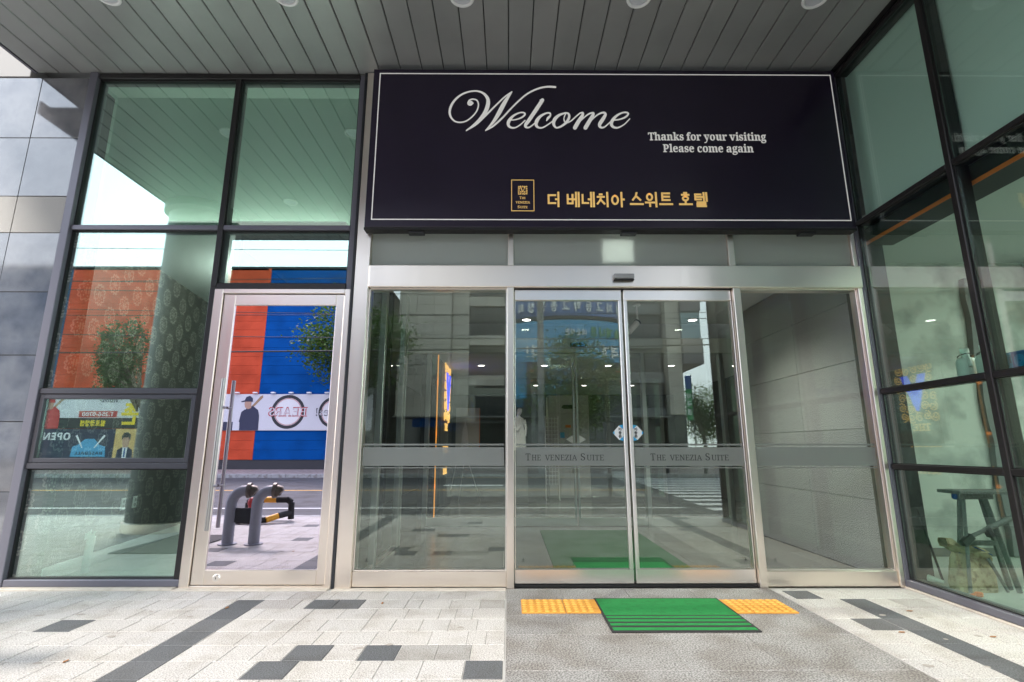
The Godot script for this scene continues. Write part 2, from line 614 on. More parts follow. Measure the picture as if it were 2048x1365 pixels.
# strokes of one Hangul syllable in the unit square
func syllable(ch: String) -> Array:
	var code := ch.unicode_at(0) - 0xAC00
	var l: String = LEADS[code / 588]
	var v := (code % 588) / 28
	var t: String = TAILS[code % 28]
	var out := []
	var y0 := 0.0 if t == "" else 0.40
	var place := func(ss: Array, r: Rect2):
		for s in ss:
			var q := []
			for p in s:
				q.append(r.position + Vector2(p.x * r.size.x, p.y * r.size.y))
			out.append(q)
	var hgt := 1.0 - y0
	var tall := [0, 1, 2, 3, 4, 5, 6, 7, 20]
	var flat := [8, 12, 13, 17, 18]
	if v in tall:
		var wide := 0.46 if v in [1, 3, 5, 7] else 0.56
		place.call(consonant(l), Rect2(0.04, y0 + hgt * 0.16, wide, hgt * 0.68))
		var x := 0.84 if v in [0, 2, 4, 6, 20] else 0.74
		var ys := y0 - (0.0 if t else 0.03)
		out.append([Vector2(x, 1.0), Vector2(x, ys)])
		if v in [1, 3, 5, 7]:
			out.append([Vector2(0.95, 1.0), Vector2(0.95, ys)])
		var ym := y0 + hgt * 0.5
		if v in [0]: out.append([Vector2(x, ym), Vector2(1.02, ym)])
		if v in [1]: out.append([Vector2(x, ym), Vector2(0.95, ym)])
		if v in [2]:
			out.append([Vector2(x, ym + hgt * 0.13), Vector2(1.02, ym + hgt * 0.13)])
			out.append([Vector2(x, ym - hgt * 0.13), Vector2(1.02, ym - hgt * 0.13)])
		if v in [4, 5]: out.append([Vector2(x - 0.2, ym), Vector2(x, ym)])
		if v in [6, 7]:
			out.append([Vector2(x - 0.2, ym + hgt * 0.13), Vector2(x, ym + hgt * 0.13)])
			out.append([Vector2(x - 0.2, ym - hgt * 0.13), Vector2(x, ym - hgt * 0.13)])
	elif v in flat:
		place.call(consonant(l), Rect2(0.2, y0 + hgt * 0.44, 0.6, hgt * 0.54))
		var yb := y0 + hgt * 0.16
		out.append([Vector2(0.02, yb), Vector2(0.98, yb)])
		if v == 8: out.append([Vector2(0.5, yb), Vector2(0.5, y0 + hgt * 0.42)])
		if v == 12:
			out.append([Vector2(0.36, yb), Vector2(0.36, y0 + hgt * 0.4)])
			out.append([Vector2(0.64, yb), Vector2(0.64, y0 + hgt * 0.4)])
		if v == 13: out.append([Vector2(0.5, yb), Vector2(0.5, y0 - 0.04)])
		if v == 17:
			out.append([Vector2(0.36, yb), Vector2(0.36, y0 - 0.04)])
			out.append([Vector2(0.64, yb), Vector2(0.64, y0 - 0.04)])
	else:
		place.call(consonant(l), Rect2(0.08, y0 + hgt * 0.46, 0.5, hgt * 0.5))
		var yb := y0 + hgt * 0.28
		out.append([Vector2(0.0, yb), Vector2(0.68, yb)])
		if v in [14, 15, 16]: out.append([Vector2(0.34, yb), Vector2(0.34, y0)])
		else: out.append([Vector2(0.34, yb), Vector2(0.34, y0 + hgt * 0.45)])
		out.append([Vector2(0.84, 1.0), Vector2(0.84, y0 - 0.03)])
		if v == 9: out.append([Vector2(0.84, y0 + hgt * 0.5), Vector2(1.02, y0 + hgt * 0.5)])
		if v == 14: out.append([Vector2(0.62, y0 + hgt * 0.14), Vector2(0.84, y0 + hgt * 0.14)])
	if t:
		place.call(consonant(t), Rect2(0.16, 0.0, 0.7, 0.32))
	return out

func hangul(b: B, s: String, x: float, y: float, w: float, h: float, stroke: float, z: float, step := 0.0, depth := 0.004):
	for i in s.length():
		if s[i] == " ":
			continue
		if s[i] == "!":
			var ox := x + (step if step > 0 else w * 1.12) * i
			b.ribbon([Vector3(ox + w * 0.2, y + h, stroke * 1.2), Vector3(ox + w * 0.2, y + h * 0.3, stroke)], z, z + depth)
			b.ribbon([Vector3(ox + w * 0.2, y + h * 0.14, stroke * 1.2), Vector3(ox + w * 0.2, y, stroke * 1.2)], z, z + depth)
			continue
		var k := 0
		for q in syllable(s[i]):
			var pts := []
			for p in q:
				pts.append(Vector3(x + (step if step > 0 else w * 1.12) * i + p.x * w, y + p.y * h, stroke))
			# strokes run on by half their width, as a brush does
			var a := Vector2(pts[0].x - pts[1].x, pts[0].y - pts[1].y).normalized() * stroke * 0.45
			pts[0] += Vector3(a.x, a.y, 0)
			var n := pts.size() - 1
			var e := Vector2(pts[n].x - pts[n - 1].x, pts[n].y - pts[n - 1].y).normalized() * stroke * 0.45
			pts[n] += Vector3(e.x, e.y, 0)
			b.ribbon(pts, z, z + depth + k * depth * 0.06)
			k += 1

func smooth(pts: Array, per := 6) -> Array:
	var out := []
	var n := pts.size()
	for i in n - 1:
		var a: Vector3 = pts[maxi(i - 1, 0)]
		var p: Vector3 = pts[i]
		var q: Vector3 = pts[i + 1]
		var d: Vector3 = pts[mini(i + 2, n - 1)]
		for k in per:
			out.append(p.cubic_interpolate(q, a, d, float(k) / per))
	out.append(pts[n - 1])
	return out

func spiral(b: B, c: Vector2, r: float, turn: float, hand: float, w: float, z0: float, z1: float, n := 22):
	var pts := []
	for i in n:
		var t := float(i) / (n - 1)
		var a := turn + hand * t * TAU * 1.6
		var rr := r * (1.0 - 0.85 * t)
		pts.append(Vector3(c.x + rr * cos(a), c.y + rr * sin(a), w))
	b.ribbon(pts, z0, z1)

# ---------------------------------------------------------------- pavement
func paver_mesh(w: float, d: float) -> ArrayMesh:
	var key := "%d_%d" % [roundi(w * 200), roundi(d * 200)]
	if not M.has("pv"):
		M.pv = {}
	if not M.pv.has(key):
		var b := B.new()
		b.box(Vector3(0, -0.03, 0), Vector3(w - 0.0035, 0.06, d - 0.0035), 0.0022)
		M.pv[key] = b.mesh()
	return M.pv[key]

func pavement():
	var base := B.new()
	base.ab(-16, 14, -0.30, -0.0045, 0.02, 4.25)
	var pv := struct("pavement", "pale granite paving in front of the hotel with scattered dark pavers", base, M.sand)
	var rest := [B.new(), B.new(), B.new()]
	var dark := [[0.31, -1.42, -1.23], [0.31, -1.23, -1.04], [0.65, -2.88, -2.66], [1.20, -1.19, -0.98], [1.20, -0.80, -0.60], [1.42, -0.225, -0.03], [1.42, -1.30, -1.09], [0.10, 2.12, 2.32],
		[0.75, 2.22, 2.425], [1.42, -3.3, -3.1], [2.1, -2.6, -2.4], [2.3, -0.9, -0.5], [2.7, -1.3, -1.0], [2.75, 2.3, 2.5], [3.2, -2.9, -2.7], [3.4, -0.6, -0.4], [3.7, -3.6, -3.3], [3.8, 2.6, 2.8], [2.5, -4.6, -4.4], [3.1, -5.2, -5.0],
		[3.3, 0.3, 0.6], [3.6, 1.2, 1.4], [3.9, 0.6, 0.8], [3.5, 5.2, 5.5], [3.9, 4.4, 4.6]]
	var grey := [[0.31, -1.78, -1.50], [0.10, -1.62, -1.42], [1.20, -0.60, -0.39], [0.31, -0.20, -0.03], [0.31, 2.78, 3.02], [0.97, -1.95, -1.77]]
	var row := 0
	var z := 0.10
	while z < 4.2:
		var dz := 0.2185
		for side in 2:
			var lo: float = -7.4 if side == 0 else 2.06
			var hi: float = -0.022 if side == 0 else 3.135
			if z > 1.75:
				lo = -12.0 if side == 0 else 2.06
				hi = -0.022 if side == 0 else 9.0
			var fixed := []
			for d in dark:
				if absf(d[0] - z) < 0.11 and d[1] > lo and d[2] < hi:
					fixed.append([d[1], d[2], 1])
			for d in grey:
				if absf(d[0] - z) < 0.11 and d[1] > lo and d[2] < hi:
					fixed.append([d[1], d[2], 2])
			if side == 0 and z > 0.2:
				fixed.append([-1.975, -1.775, 1])
			if side == 1 and z > 0.2:
				fixed.append([2.43, 2.62, 1])
			fixed.sort_custom(func(p, q): return p[0] < q[0])
			var cells := []
			var x := lo
			for f in fixed + [[hi, hi, -1]]:
				var gap: float = f[0] - x
				if gap > 0.02:
					var n := maxi(1, roundi(gap / 0.205))
					var ws := []
					var tot := 0.0
					for i in n:
						var w: float = [0.2, 0.2, 0.2, 0.3, 0.1][rng.randi() % 5]
						ws.append(w)
						tot += w
					for w in ws:
						var ww: float = w * gap / tot
						cells.append([x, x + ww, 0 if rng.randf() > 0.012 else 2])
						x += ww
				if f[2] >= 0:
					cells.append(f)
					x = f[1]
			for c in cells:
				var kind: int = c[2]
				var w: float = c[1] - c[0]
				var y := rng.randf_range(-0.0016, 0.0)
				if z < 1.75 and c[0] > -4.6:
					var m: Material = M.pale_paver[rng.randi() % 5] if kind == 0 else (M.dark_paver[rng.randi() % 3] if kind == 1 else M.grey_paver[rng.randi() % 2])
					var q := putm(pv, "paver", paver_mesh(snappedf(w, 0.005), dz), m, Vector3((c[0] + c[1]) / 2, y, z + dz / 2))
					q.rotation.y = rng.randf_range(-0.004, 0.004)
				else:
					rest[kind].box(Vector3((c[0] + c[1]) / 2, -0.03 + y, z + dz / 2), Vector3(w - 0.005, 0.06, dz - 0.005))
		z += dz
		row += 1
	var far := ["pale_pavers", "dark_pavers", "grey_pavers"]
	for k in 3:
		var q := put(pv, far[k], rest[k], [M.pale_paver[0], M.dark_paver[0], M.grey_paver[0]][k])
		q.set_meta("kind", "stuff")
	# the mortar strip under the window walls
	var mo := B.new()
	mo.ab(-4.1, -2.62, -0.05, 0.012, 0.0, 0.075, 0.006)
	mo.ab(-2.615, -1.41, -0.05, 0.006, 0.0, 0.095, 0.005)
	mo.ab(-1.38, -0.02, -0.05, 0.004, 0.02, 0.098, 0.005)
	put(pv, "mortar_strip", mo, M.mortar)
	var ml := B.new()
	ml.ab(3.137, 3.168, -0.05, 0.010, 0.02, 3.6, 0.006)
	put(pv, "mortar_strip", ml, M.mortar)
	for k in 22:
		var gs := B.new()
		var c := []
		var rr := rng.randf_range(0.008, 0.022)
		for i in 9:
			var q := rr * rng.randf_range(0.75, 1.2)
			c.append(Vector2(q * 1.3 * cos(TAU * i / 9.0), q * sin(TAU * i / 9.0)))
		gs.poly(c, 0.0, 0.0008)
		var x := rng.randf_range(-3.4, -0.1) if k < 16 else rng.randf_range(2.1, 3.0)
		var o := put(pv, "dirt_spot", gs, M.spot, Vector3(x, 0.0002, rng.randf_range(0.25, 1.6)))
		o.rotation.x = -PI / 2
	# a few dry leaves
	for k in 6:
		var lf := B.new()
		lf.poly([Vector2(-0.025, 0), Vector2(-0.008, 0.009), Vector2(0.024, 0.003), Vector2(0.006, -0.008)], 0.0, 0.002)
		var o := put(self, "dry_leaf", lf, M.leaf_dry, [Vector3(2.72, 0.003, 0.62), Vector3(-1.95, 0.003, 0.52), Vector3(2.36, 0.003, 1.02), Vector3(-2.3, 0.003, 1.42), Vector3(2.84, 0.003, 1.1), Vector3(-0.9, 0.003, 0.42)][k])
		o.rotation = Vector3(-PI / 2, 0, 0.7 * k)
		o.rotate_y(0.9 * k)
		tag(o, ["curled orange leaf on the pale pavers right of the walkway", "small brown leaf on pale pavers left of the dark strip", "brown fleck of leaf on the pavers beside the dark strip at right", "dry leaf scrap on the white pavers at lower left", "dark leaf scrap near the right glass wall's foot", "pale brown leaf below the wide steel rail"][k], "leaf", "dry leaves on the paving")

	# the darker walkway to the doors
	var wb := B.new()
	wb.ab(-0.02, 2.055, -0.30, -0.008, 0.021, 4.249)
	var wk := struct("walkway", "grey granite walkway of large slabs leading to the sliding doors", wb, M.grout)
	var xs := [-0.018, 0.40, 0.90, 1.40, 1.90, 2.053]
	var zs := [0.03, 0.335, 0.685, 1.04, 1.54, 2.04, 2.54, 3.04, 3.54, 4.04, 4.24]
	for i in 5:
		for j in 10:
			var b := B.new()
			var sh: float = 0.0 if j != 4 else 0.16
			var x0: float = xs[i] + (sh if i > 0 else 0.0)
			var x1: float = xs[i + 1] + (sh if i < 4 else 0.0)
			if x1 > 2.053:
				x1 = 2.053
			if x1 - x0 < 0.03:
				continue
			b.ab(x0 + 0.0015, x1 - 0.0015, -0.06, rng.randf_range(-0.001, 0.0), zs[j] + 0.0015, zs[j + 1] - 0.0015, 0.002)
			put(wk, "granite_slab", b, M.walk[(i * 7 + j * 3) % 4])
	var tb := B.new()
	tb.box(Vector3(0, 0.004, 0), Vector3(0.296, 0.010, 0.296), 0.002)
	var tm := tb.mesh()
	for p in [[0.235, 0.505], [0.535, 0.505], [1.495, 0.515], [1.795, 0.515]]:
		var tt := putm(wk, "tactile_tile", tm, M.tactile, Vector3(p[0], 0.0, p[1]))
		var sb := B.new()
		for i in 6:
			for j in 6:
				var q := Vector3(-0.125 + 0.05 * i, 0.009, -0.125 + 0.05 * j)
				var wx: float = q.x + p[0]
				if wx < 0.585 or wx > 1.556:
					sb.lathe([Vector2(0.0175, 0), Vector2(0.016, 0.003), Vector2(0.011, 0.0048), Vector2(0.0, 0.0052)], q, 12)
		put(tt, "raised_studs", sb, M.stud)

	# doormat
	var mt := thing("doormat", "bright green doormat with black stripes and border before the sliding doors", "doormat", Vector3(1.07, 0.0, 0.675))
	var rb := B.new()
	rb.box(Vector3(0, 0.006, 0), Vector3(0.905, 0.008, 0.69), 0.003)
	put(mt, "rubber_base", rb, M.rubber)
	var zz := [-0.325, 0.045, 0.067, 0.104, 0.130, 0.171, 0.202, 0.243, 0.280, 0.326]
	for k in 5:
		var g := B.new()
		g.ab(-0.437, 0.437, 0.009, 0.0118, zz[k * 2], zz[k * 2 + 1], 0.003)
		put(mt, "green_pile", g, M.green)

# ---------------------------------------------------------------- soffit
func soffit():
	var b := B.new()
	b.ab(-4.60, 3.19, 4.685, 4.74, 0.0, 0.62)
	b.ab(-5.12, 3.19, 4.685, 4.74, 0.62, 3.99)
	var s := struct("soffit", "grey metal panelled soffit over the hotel entrance", b, M.black)
	var x := 3.115
	var k := 0
	while x > -5.2:
		var x0 := x - 0.2005
		var z0 := 0.0
		if x0 < -4.62:
			z0 = 0.62
		if x0 > -5.25:
			var p := B.new()
			p.ab(maxf(x0, -5.12), x, 4.66, 4.684, z0 + 0.003, 3.985, 0.006)
			put(s, "soffit_panel", p, M.soffit[(k * 5) % 3])
		x -= 0.2085
		k += 1
	var e := B.new()
	e.ab(-4.625, -4.60, 4.655, 4.80, 0.0, 0.60)
	e.ab(-5.145, -5.121, 4.655, 4.80, 0.60, 4.0)
	e.ab(-5.12, 3.2, 4.655, 5.1, 3.99, 4.02)
	put(s, "edge_trim", e, M.alu)
	var lb := B.new()
	lb.lathe([Vector2(0.074, 0.004), Vector2(0.078, -0.010), Vector2(0.090, -0.014), Vector2(0.100, -0.008), Vector2(0.102, 0.0)], Vector3(), 32)
	var ring := lb.mesh()
	var db := B.new()
	db.lathe([Vector2(0.0, -0.006), Vector2(0.05, -0.005), Vector2(0.074, 0.0)], Vector3(), 28)
	var disc := db.mesh()
	var n := ["leftmost", "second from the left", "middle", "second from the right", "rightmost"]
	for r in 2:
		for i in 5:
			var lx: float = [-3.25, -1.81, -0.385, 1.05, 2.485][i]
			var o := thing("recessed_light", "round white downlight in the soffit, %s of the %s row" % [n[i], "visible" if r == 0 else "outer"], "downlight", Vector3(lx, 4.659, 0.89 if r == 0 else 2.59), "downlights in the soffit")
			putm(o, "trim_ring", ring, M.white)
			putm(o, "diffuser", disc, M.lamp_off)

# ---------------------------------------------------------------- walls left of the windows
func granite_wall():
	var o := thing("granite_wall", "blue grey polished granite cladding at the left edge of the facade", "wall", Vector3())
	slab(o, "backing", M.gasket, -9.0, -4.065, 0.0, 4.60, -0.30, -0.028)
	var ys := [0.0, 0.16, 0.73, 1.30, 1.87, 2.44, 3.0, 3.36, 3.96, 4.61]
	var xs := [-4.07, -4.54, -5.7, -6.9, -8.1, -9.0]
	for j in 9:
		for i in 5:
			var b := B.new()
			b.ab(xs[i + 1] + 0.003, xs[i] - 0.003, ys[j] + 0.003, ys[j + 1] - 0.003, -0.027, rng.randf_range(-0.001, 0.001), 0.002)
			put(o, "granite_panel", b, M.flamed if j == 6 else M.polished[(i * 5 + j * 2) % 3])
	var c := thing("cream_wall", "cream metal cladding above the granite, top left", "wall", Vector3())
	for j in 6:
		slab(c, "cladding_panel", M.cream, -9.0, -4.66, 4.615 + j * 0.37 if j == 0 else 4.985 + (j - 1) * 1.2, (4.98 if j == 0 else 4.98 + j * 1.2), -0.2, 0.01, 0.004)
	var up := B.new()
	up.ab(-4.65, 10.0, 4.75, 13.0, -11.0, 3.9)
	up.ab(-9.0, -4.65, 4.62, 13.0, -11.0, -0.21)
	var u := put(self, "upper_storeys", up, M.cream)
	tag(u, "upper storeys of the hotel above the soffit", "", "", "structure")

# ---------------------------------------------------------------- glazed walls
func pane(parent: Node, n: String, m: Material, x0, x1, y0, y1, z: float, t := 0.010) -> MeshInstance3D:
	return slab(parent, n, m, x0, x1, y0, y1, z - t, z)

func left_window_wall():
	var o := thing("window_wall", "dark framed window wall of green glass left of the steel post", "window wall", Vector3())
	var f := B.new()
	f.ab(-4.065, -3.99, 0.0, 4.655, -0.12, 0.03, 0.004)
	put(o, "jamb", f, M.alu)
	f = B.new()
	f.ab(-1.455, -1.377, 0.0, 4.655, -0.12, 0.0, 0.004)
	put(o, "jamb", f, M.alu)
	f = B.new()
	f.ab(-1.402, -1.3775, 0.0, 4.654, 0.001, 0.034, 0.003)
	put(o, "dark_cover_strip", f, M.dark_metal)
	slab(o, "head", M.alu_dark, -3.989, -1.456, 4.60, 4.655, -0.12, 0.012, 0.004)
	slab(o, "mullion", M.alu_dark, -2.658, -2.608, 2.49, 4.599, -0.12, 0.012, 0.004)
	slab(o, "mullion", M.alu_dark, -2.658, -2.608, 0.066, 2.489, -0.12, 0.012, 0.004)
	slab(o, "transom", M.alu, -3.989, -2.659, 3.03, 3.075, -0.12, 0.010, 0.004)
	slab(o, "transom", M.alu, -2.607, -1.456, 3.03, 3.075, -0.12, 0.010, 0.004)
	slab(o, "transom", M.alu_dark, -2.607, -1.456, 2.465, 2.52, -0.12, 0.010, 0.004)
	slab(o, "transom", M.alu_mid, -3.989, -2.659, 1.535, 1.58, -0.12, 0.012, 0.004)
	slab(o, "transom", M.alu_mid, -3.989, -2.659, 0.915, 0.96, -0.12, 0.012, 0.004)
	slab(o, "sill", M.alu, -3.989, -2.606, 0.012, 0.065, -0.12, 0.022, 0.005)
	var rc := [[-3.989, -2.659, 3.076, 4.599], [-2.607, -1.456, 3.076, 4.599], [-3.989, -2.659, 1.581, 3.029], [-2.607, -1.456, 2.521, 3.029], [-3.989, -2.659, 0.066, 0.914]]
	for r in rc:
		pane(o, "pane", M.glass_left, r[0] + 0.008, r[1] - 0.008, r[2] + 0.008, r[3] - 0.008, -0.030)
		if true:
			pane(o, "inner_pane", M.tint if r[2] < 3.0 else M.tint_pale, r[0] + 0.008, r[1] - 0.008, r[2] + 0.008, r[3] - 0.008, -0.056, 0.006)
		gasket(o, r[0], r[1], r[2], r[3], 0.0075, -0.065, -0.012, M.gasket)
	# the small opening sash
	var sf := B.new()
	frame_into(sf, -3.985, -2.663, 0.964, 1.531, 0.038, -0.06, 0.004)
	var sash := put(o, "opening_sash", sf, M.alu_mid)
	pane(sash, "pane", M.glass_left, -3.946, -2.702, 1.003, 1.492, -0.025)
	pane(sash, "inner_pane", M.tint, -3.946, -2.702, 1.003, 1.492, -0.050, 0.006)

func frame_into(b: B, x0, x1, y0, y1, w: float, z0, z1, bv := 0.003):
	b.ab(x0, x0 + w, y0, y1, z0, z1, bv)
	b.ab(x1 - w, x1, y0, y1, z0, z1, bv)
	b.ab(x0 + w + 0.0005, x1 - w - 0.0005, y0, y0 + w, z0, z1, bv)
	b.ab(x0 + w + 0.0005, x1 - w - 0.0005, y1 - w, y1, z0, z1, bv)

func gasket(parent: Node, x0, x1, y0, y1, w: float, z0, z1, m: Material):
	var b := B.new()
	frame_into(b, x0 + 0.0005, x1 - 0.0005, y0 + 0.0005, y1 - 0.0005, w, z0, z1, 0.001)
	put(parent, "glazing_gasket", b, m)

func swing_door():
	var o := thing("swing_door", "steel framed mirror glass door with a long bar handle, left of the entrance", "door", Vector3())
	var j := B.new()
	j.ab(-2.605, -2.527, 0.0, 2.464, -0.10, 0.025, 0.004)
	j.ab(-1.454, -1.404, 0.0, 2.464, -0.10, 0.026, 0.004)
	j.ab(-2.526, -1.455, 2.422, 2.464, -0.10, 0.025, 0.004)
	put(o, "door_frame", j, M.steel)
	var l := B.new()
	l.ab(-2.522, -2.42, 0.022, 2.417, -0.035, 0.008, 0.004)
	l.ab(-1.530, -1.459, 0.022, 2.417, -0.035, 0.008, 0.004)
	l.ab(-2.4195, -1.5305, 2.318, 2.417, -0.035, 0.008, 0.004)
	l.ab(-2.4195, -1.5305, 0.022, 0.133, -0.035, 0.008, 0.004)
	var leaf := put(o, "door_leaf", l, M.steel)
	pane(leaf, "pane", M.glass_door, -2.4195, -1.5305, 0.1335, 2.3175, -0.006)
	slab(leaf, "dark_film", M.black, -2.4195, -1.5305, 0.1335, 2.3175, -0.034, -0.026)
	slab(o, "threshold", M.steel, -2.526, -1.455, 0.001, 0.018, -0.08, 0.02, 0.003)
	var h := B.new()
	h.tube([Vector3(-2.405, 0.44, 0.075), Vector3(-2.405, 1.66, 0.075)], 0.016, 16)
	var hd := put(o, "bar_handle", h, M.handle)
	for y in [0.78, 1.42]:
		var s := B.new()
		s.tube([Vector3(-2.405, y, 0.008), Vector3(-2.405, y, 0.062)], 0.011, 12)
		put(hd, "standoff", s, M.handle)
	var k := B.new()
	k.lathe([Vector2(0.030, 0.0), Vector2(0.030, 0.006), Vector2(0.024, 0.012), Vector2(0.0, 0.013)], Vector3(-2.318, 0.075, 0.008), 24, Basis(Vector3.RIGHT, PI / 2))
	var lk := put(o, "lock", k, M.steel_bright)
	slab(lk, "keyway", M.black, -2.3205, -2.3155, 0.068, 0.082, 0.019, 0.0222)

func entrance():
	var o := thing("sliding_entrance", "brushed steel entrance screen with a pair of sliding glass doors", "entrance", Vector3())
	slab(o, "post", M.steel, -1.3765, -1.247, 0.0, 4.655, -0.15, 0.035, 0.005)
	slab(o, "post", M.steel, -0.018, 0.042, 0.0, 2.478, -0.10, 0.040, 0.004)
	slab(o, "post", M.steel, 1.988, 2.052, 0.0, 2.478, -0.10, 0.040, 0.004)
	slab(o, "post", M.steel, 3.110, 3.148, 0.0, 2.478, -0.10, 0.030, 0.004)
	slab(o, "header", M.steel, -1.246, 3.148, 2.479, 2.682, -0.14, 0.045, 0.006)
	# frosted lights over the header
	for r in [[-0.012, 0.040], [1.985, 2.040]]:
		slab(o, "transom_post", M.steel, r[0], r[1], 2.683, 3.03, -0.08, 0.02, 0.003)
	slab(o, "transom_post", M.steel, 3.108, 3.148, 2.683, 3.03, -0.08, 0.02, 0.003)
	slab(o, "transom_head", M.steel, -1.246, 3.148, 3.031, 3.07, -0.10, 0.035, 0.003)
	for r in [[-1.246, -0.0125], [0.0405, 1.9845], [2.0405, 3.1075]]:
		pane(o, "frosted_pane", M.frost, r[0], r[1], 2.683, 3.0305, -0.012)
	# fixed side lights
	for r in [[-1.246, -0.019], [2.053, 3.109]]:
		slab(o, "base_rail", M.steel, r[0], r[1], 0.004, 0.122, -0.06, 0.012, 0.004)
		pane(o, "side_light", M.glass_front if r[0] < 0.0 else M.glass_side, r[0] + 0.010, r[1] - 0.010, 0.132, 2.468, -0.020)
		var b := B.new()
		frame_into(b, r[0] + 0.0005, r[1] - 0.0005, 0.1225, 2.4785, 0.009, -0.045, -0.004, 0.001)
		put(o, "glazing_bead", b, M.steel_bright)
		band(o, r[0] + 0.022, r[1] - 0.022, -0.019)
		fitter_mark(o, r[0] + 0.10, 0.19, -0.0185)
	# the sliding leaves
	var n := 0
	for r in [[0.048, 1.002], [1.020, 1.984]]:
		var lf := B.new()
		lf.ab(r[0], r[1], 2.372, 2.470, -0.055, -0.008, 0.004)
		var d := put(o, "sliding_door", lf, M.steel_bright)
		slab(d, "bottom_rail", M.steel_bright, r[0], r[1], 0.024, 0.132, -0.055, -0.006, 0.004)
		var x0: float = r[0]
		var x1: float = r[1]
		slab(d, "stile", M.steel_bright, (x1 - 0.030 if n == 0 else x0), (x1 if n == 0 else x0 + 0.030), 0.1325, 2.3715, -0.055, -0.008, 0.003)
		slab(d, "edge_trim", M.steel_bright, (x0 if n == 0 else x1 - 0.008), (x0 + 0.008 if n == 0 else x1), 0.1325, 2.3715, -0.055, -0.012, 0.002)
		var g0: float = x0 + (0.0085 if n == 0 else 0.0305)
		var g1: float = x1 - (0.0305 if n == 0 else 0.0085)
		pane(d, "pane", M.glass_front, g0, g1, 0.133, 2.371, -0.026)
		band(d, g0 + 0.004, g1 - 0.004, -0.025)
		var t := B.new()
		var tx: float = 0.14 if n == 0 else 1.19
		words(t, [["T", 0.058], ["HE", 0.046]], Vector3(tx, 0.982, -0.0235), 0.135, false, true, false, 0.001)
		words(t, [["VENEZIA", 0.046]], Vector3(tx + 0.162, 0.982, -0.0235), 0.27, false, true, false, 0.001)
		words(t, [["S", 0.058], ["UITE", 0.046]], Vector3(tx + 0.462, 0.982, -0.0235), 0.205, false, true, false, 0.001)
		put(d, "lettering", t, M.film_text)
		# half of a diamond sticker at the meeting edge
		var sx: float = x1 - 0.033 if n == 0 else x0 + 0.033
		var dir: float = -1.0 if n == 0 else 1.0
		var s := B.new()
		s.poly([Vector2(sx, 1.278), Vector2(sx, 1.142), Vector2(sx + dir * 0.035, 1.150), Vector2(sx + dir * 0.090, 1.210), Vector2(sx + dir * 0.035, 1.270)], -0.0255, -0.0245)
		var st := put(d, "sticker", s, M.white_plastic)
		var sb := B.new()
		sb.poly([Vector2(sx, 1.278), Vector2(sx + dir * 0.035, 1.270), Vector2(sx, 1.240)], -0.0245, -0.0238)
		sb.poly([Vector2(sx, 1.142), Vector2(sx + dir * 0.035, 1.150), Vector2(sx, 1.180)], -0.0245, -0.0238)
		sb.poly([Vector2(sx + dir * 0.090, 1.210), Vector2(sx + dir * 0.074, 1.226), Vector2(sx + dir * 0.074, 1.194)], -0.0245, -0.0238)
		put(st, "blue_corner", sb, M.sticker_blue)
		var kb := B.new()
		for i in 3:
			hangul(kb, "자동문"[i], (sx - 0.040 if n == 0 else sx + 0.010), 1.228 - i * 0.030, 0.026, 0.024, 0.0045, -0.0245, 0.0, 0.0007)
		put(st, "lettering", kb, M.film_text)
		fitter_mark(d, g0 + 0.06 if n == 0 else g1 - 0.06, 0.19, -0.0245)
		n += 1
	slab(o, "door_track", M.black, 0.043, 1.987, 0.002, 0.020, -0.09, 0.0, 0.0)
	slab(o, "track_cover", M.black, 0.043, 1.987, 2.4705, 2.4785, -0.09, -0.004, 0.0)
	# sensor box
	var sn := B.new()
	sn.ab(0.925, 1.105, 2.548, 2.592, 0.046, 0.085, 0.006)
	var sens := put(o, "motion_sensor", sn, M.grey_plastic)
	slab(sens, "sensor_lens", M.black, 0.927, 1.103, 2.530, 2.5475, 0.046, 0.083, 0.004)

func fitter_mark(parent: Node, x: float, y: float, z: float):
	var b := B.new()
	b.ribbon([Vector3(x - 0.014, y, 0.003), Vector3(x + 0.014, y, 0.003)], z, z + 0.0006)
	b.ribbon([Vector3(x, y + 0.004, 0.003), Vector3(x, y + 0.026, 0.003)], z, z + 0.0006)
	b.ribbon([Vector3(x - 0.010, y + 0.012, 0.003), Vector3(x + 0.010, y + 0.012, 0.003)], z, z + 0.0007)
	put(parent, "glazier_mark", b, M.film_text)

func band(parent: Node, x0, x1, z: float):
	for r in [[0.937, 1.090], [1.104, 1.119], [0.918, 0.927]]:
		slab(parent, "frosted_band", M.film, x0, x1, r[0], r[1], z, z + 0.0009)

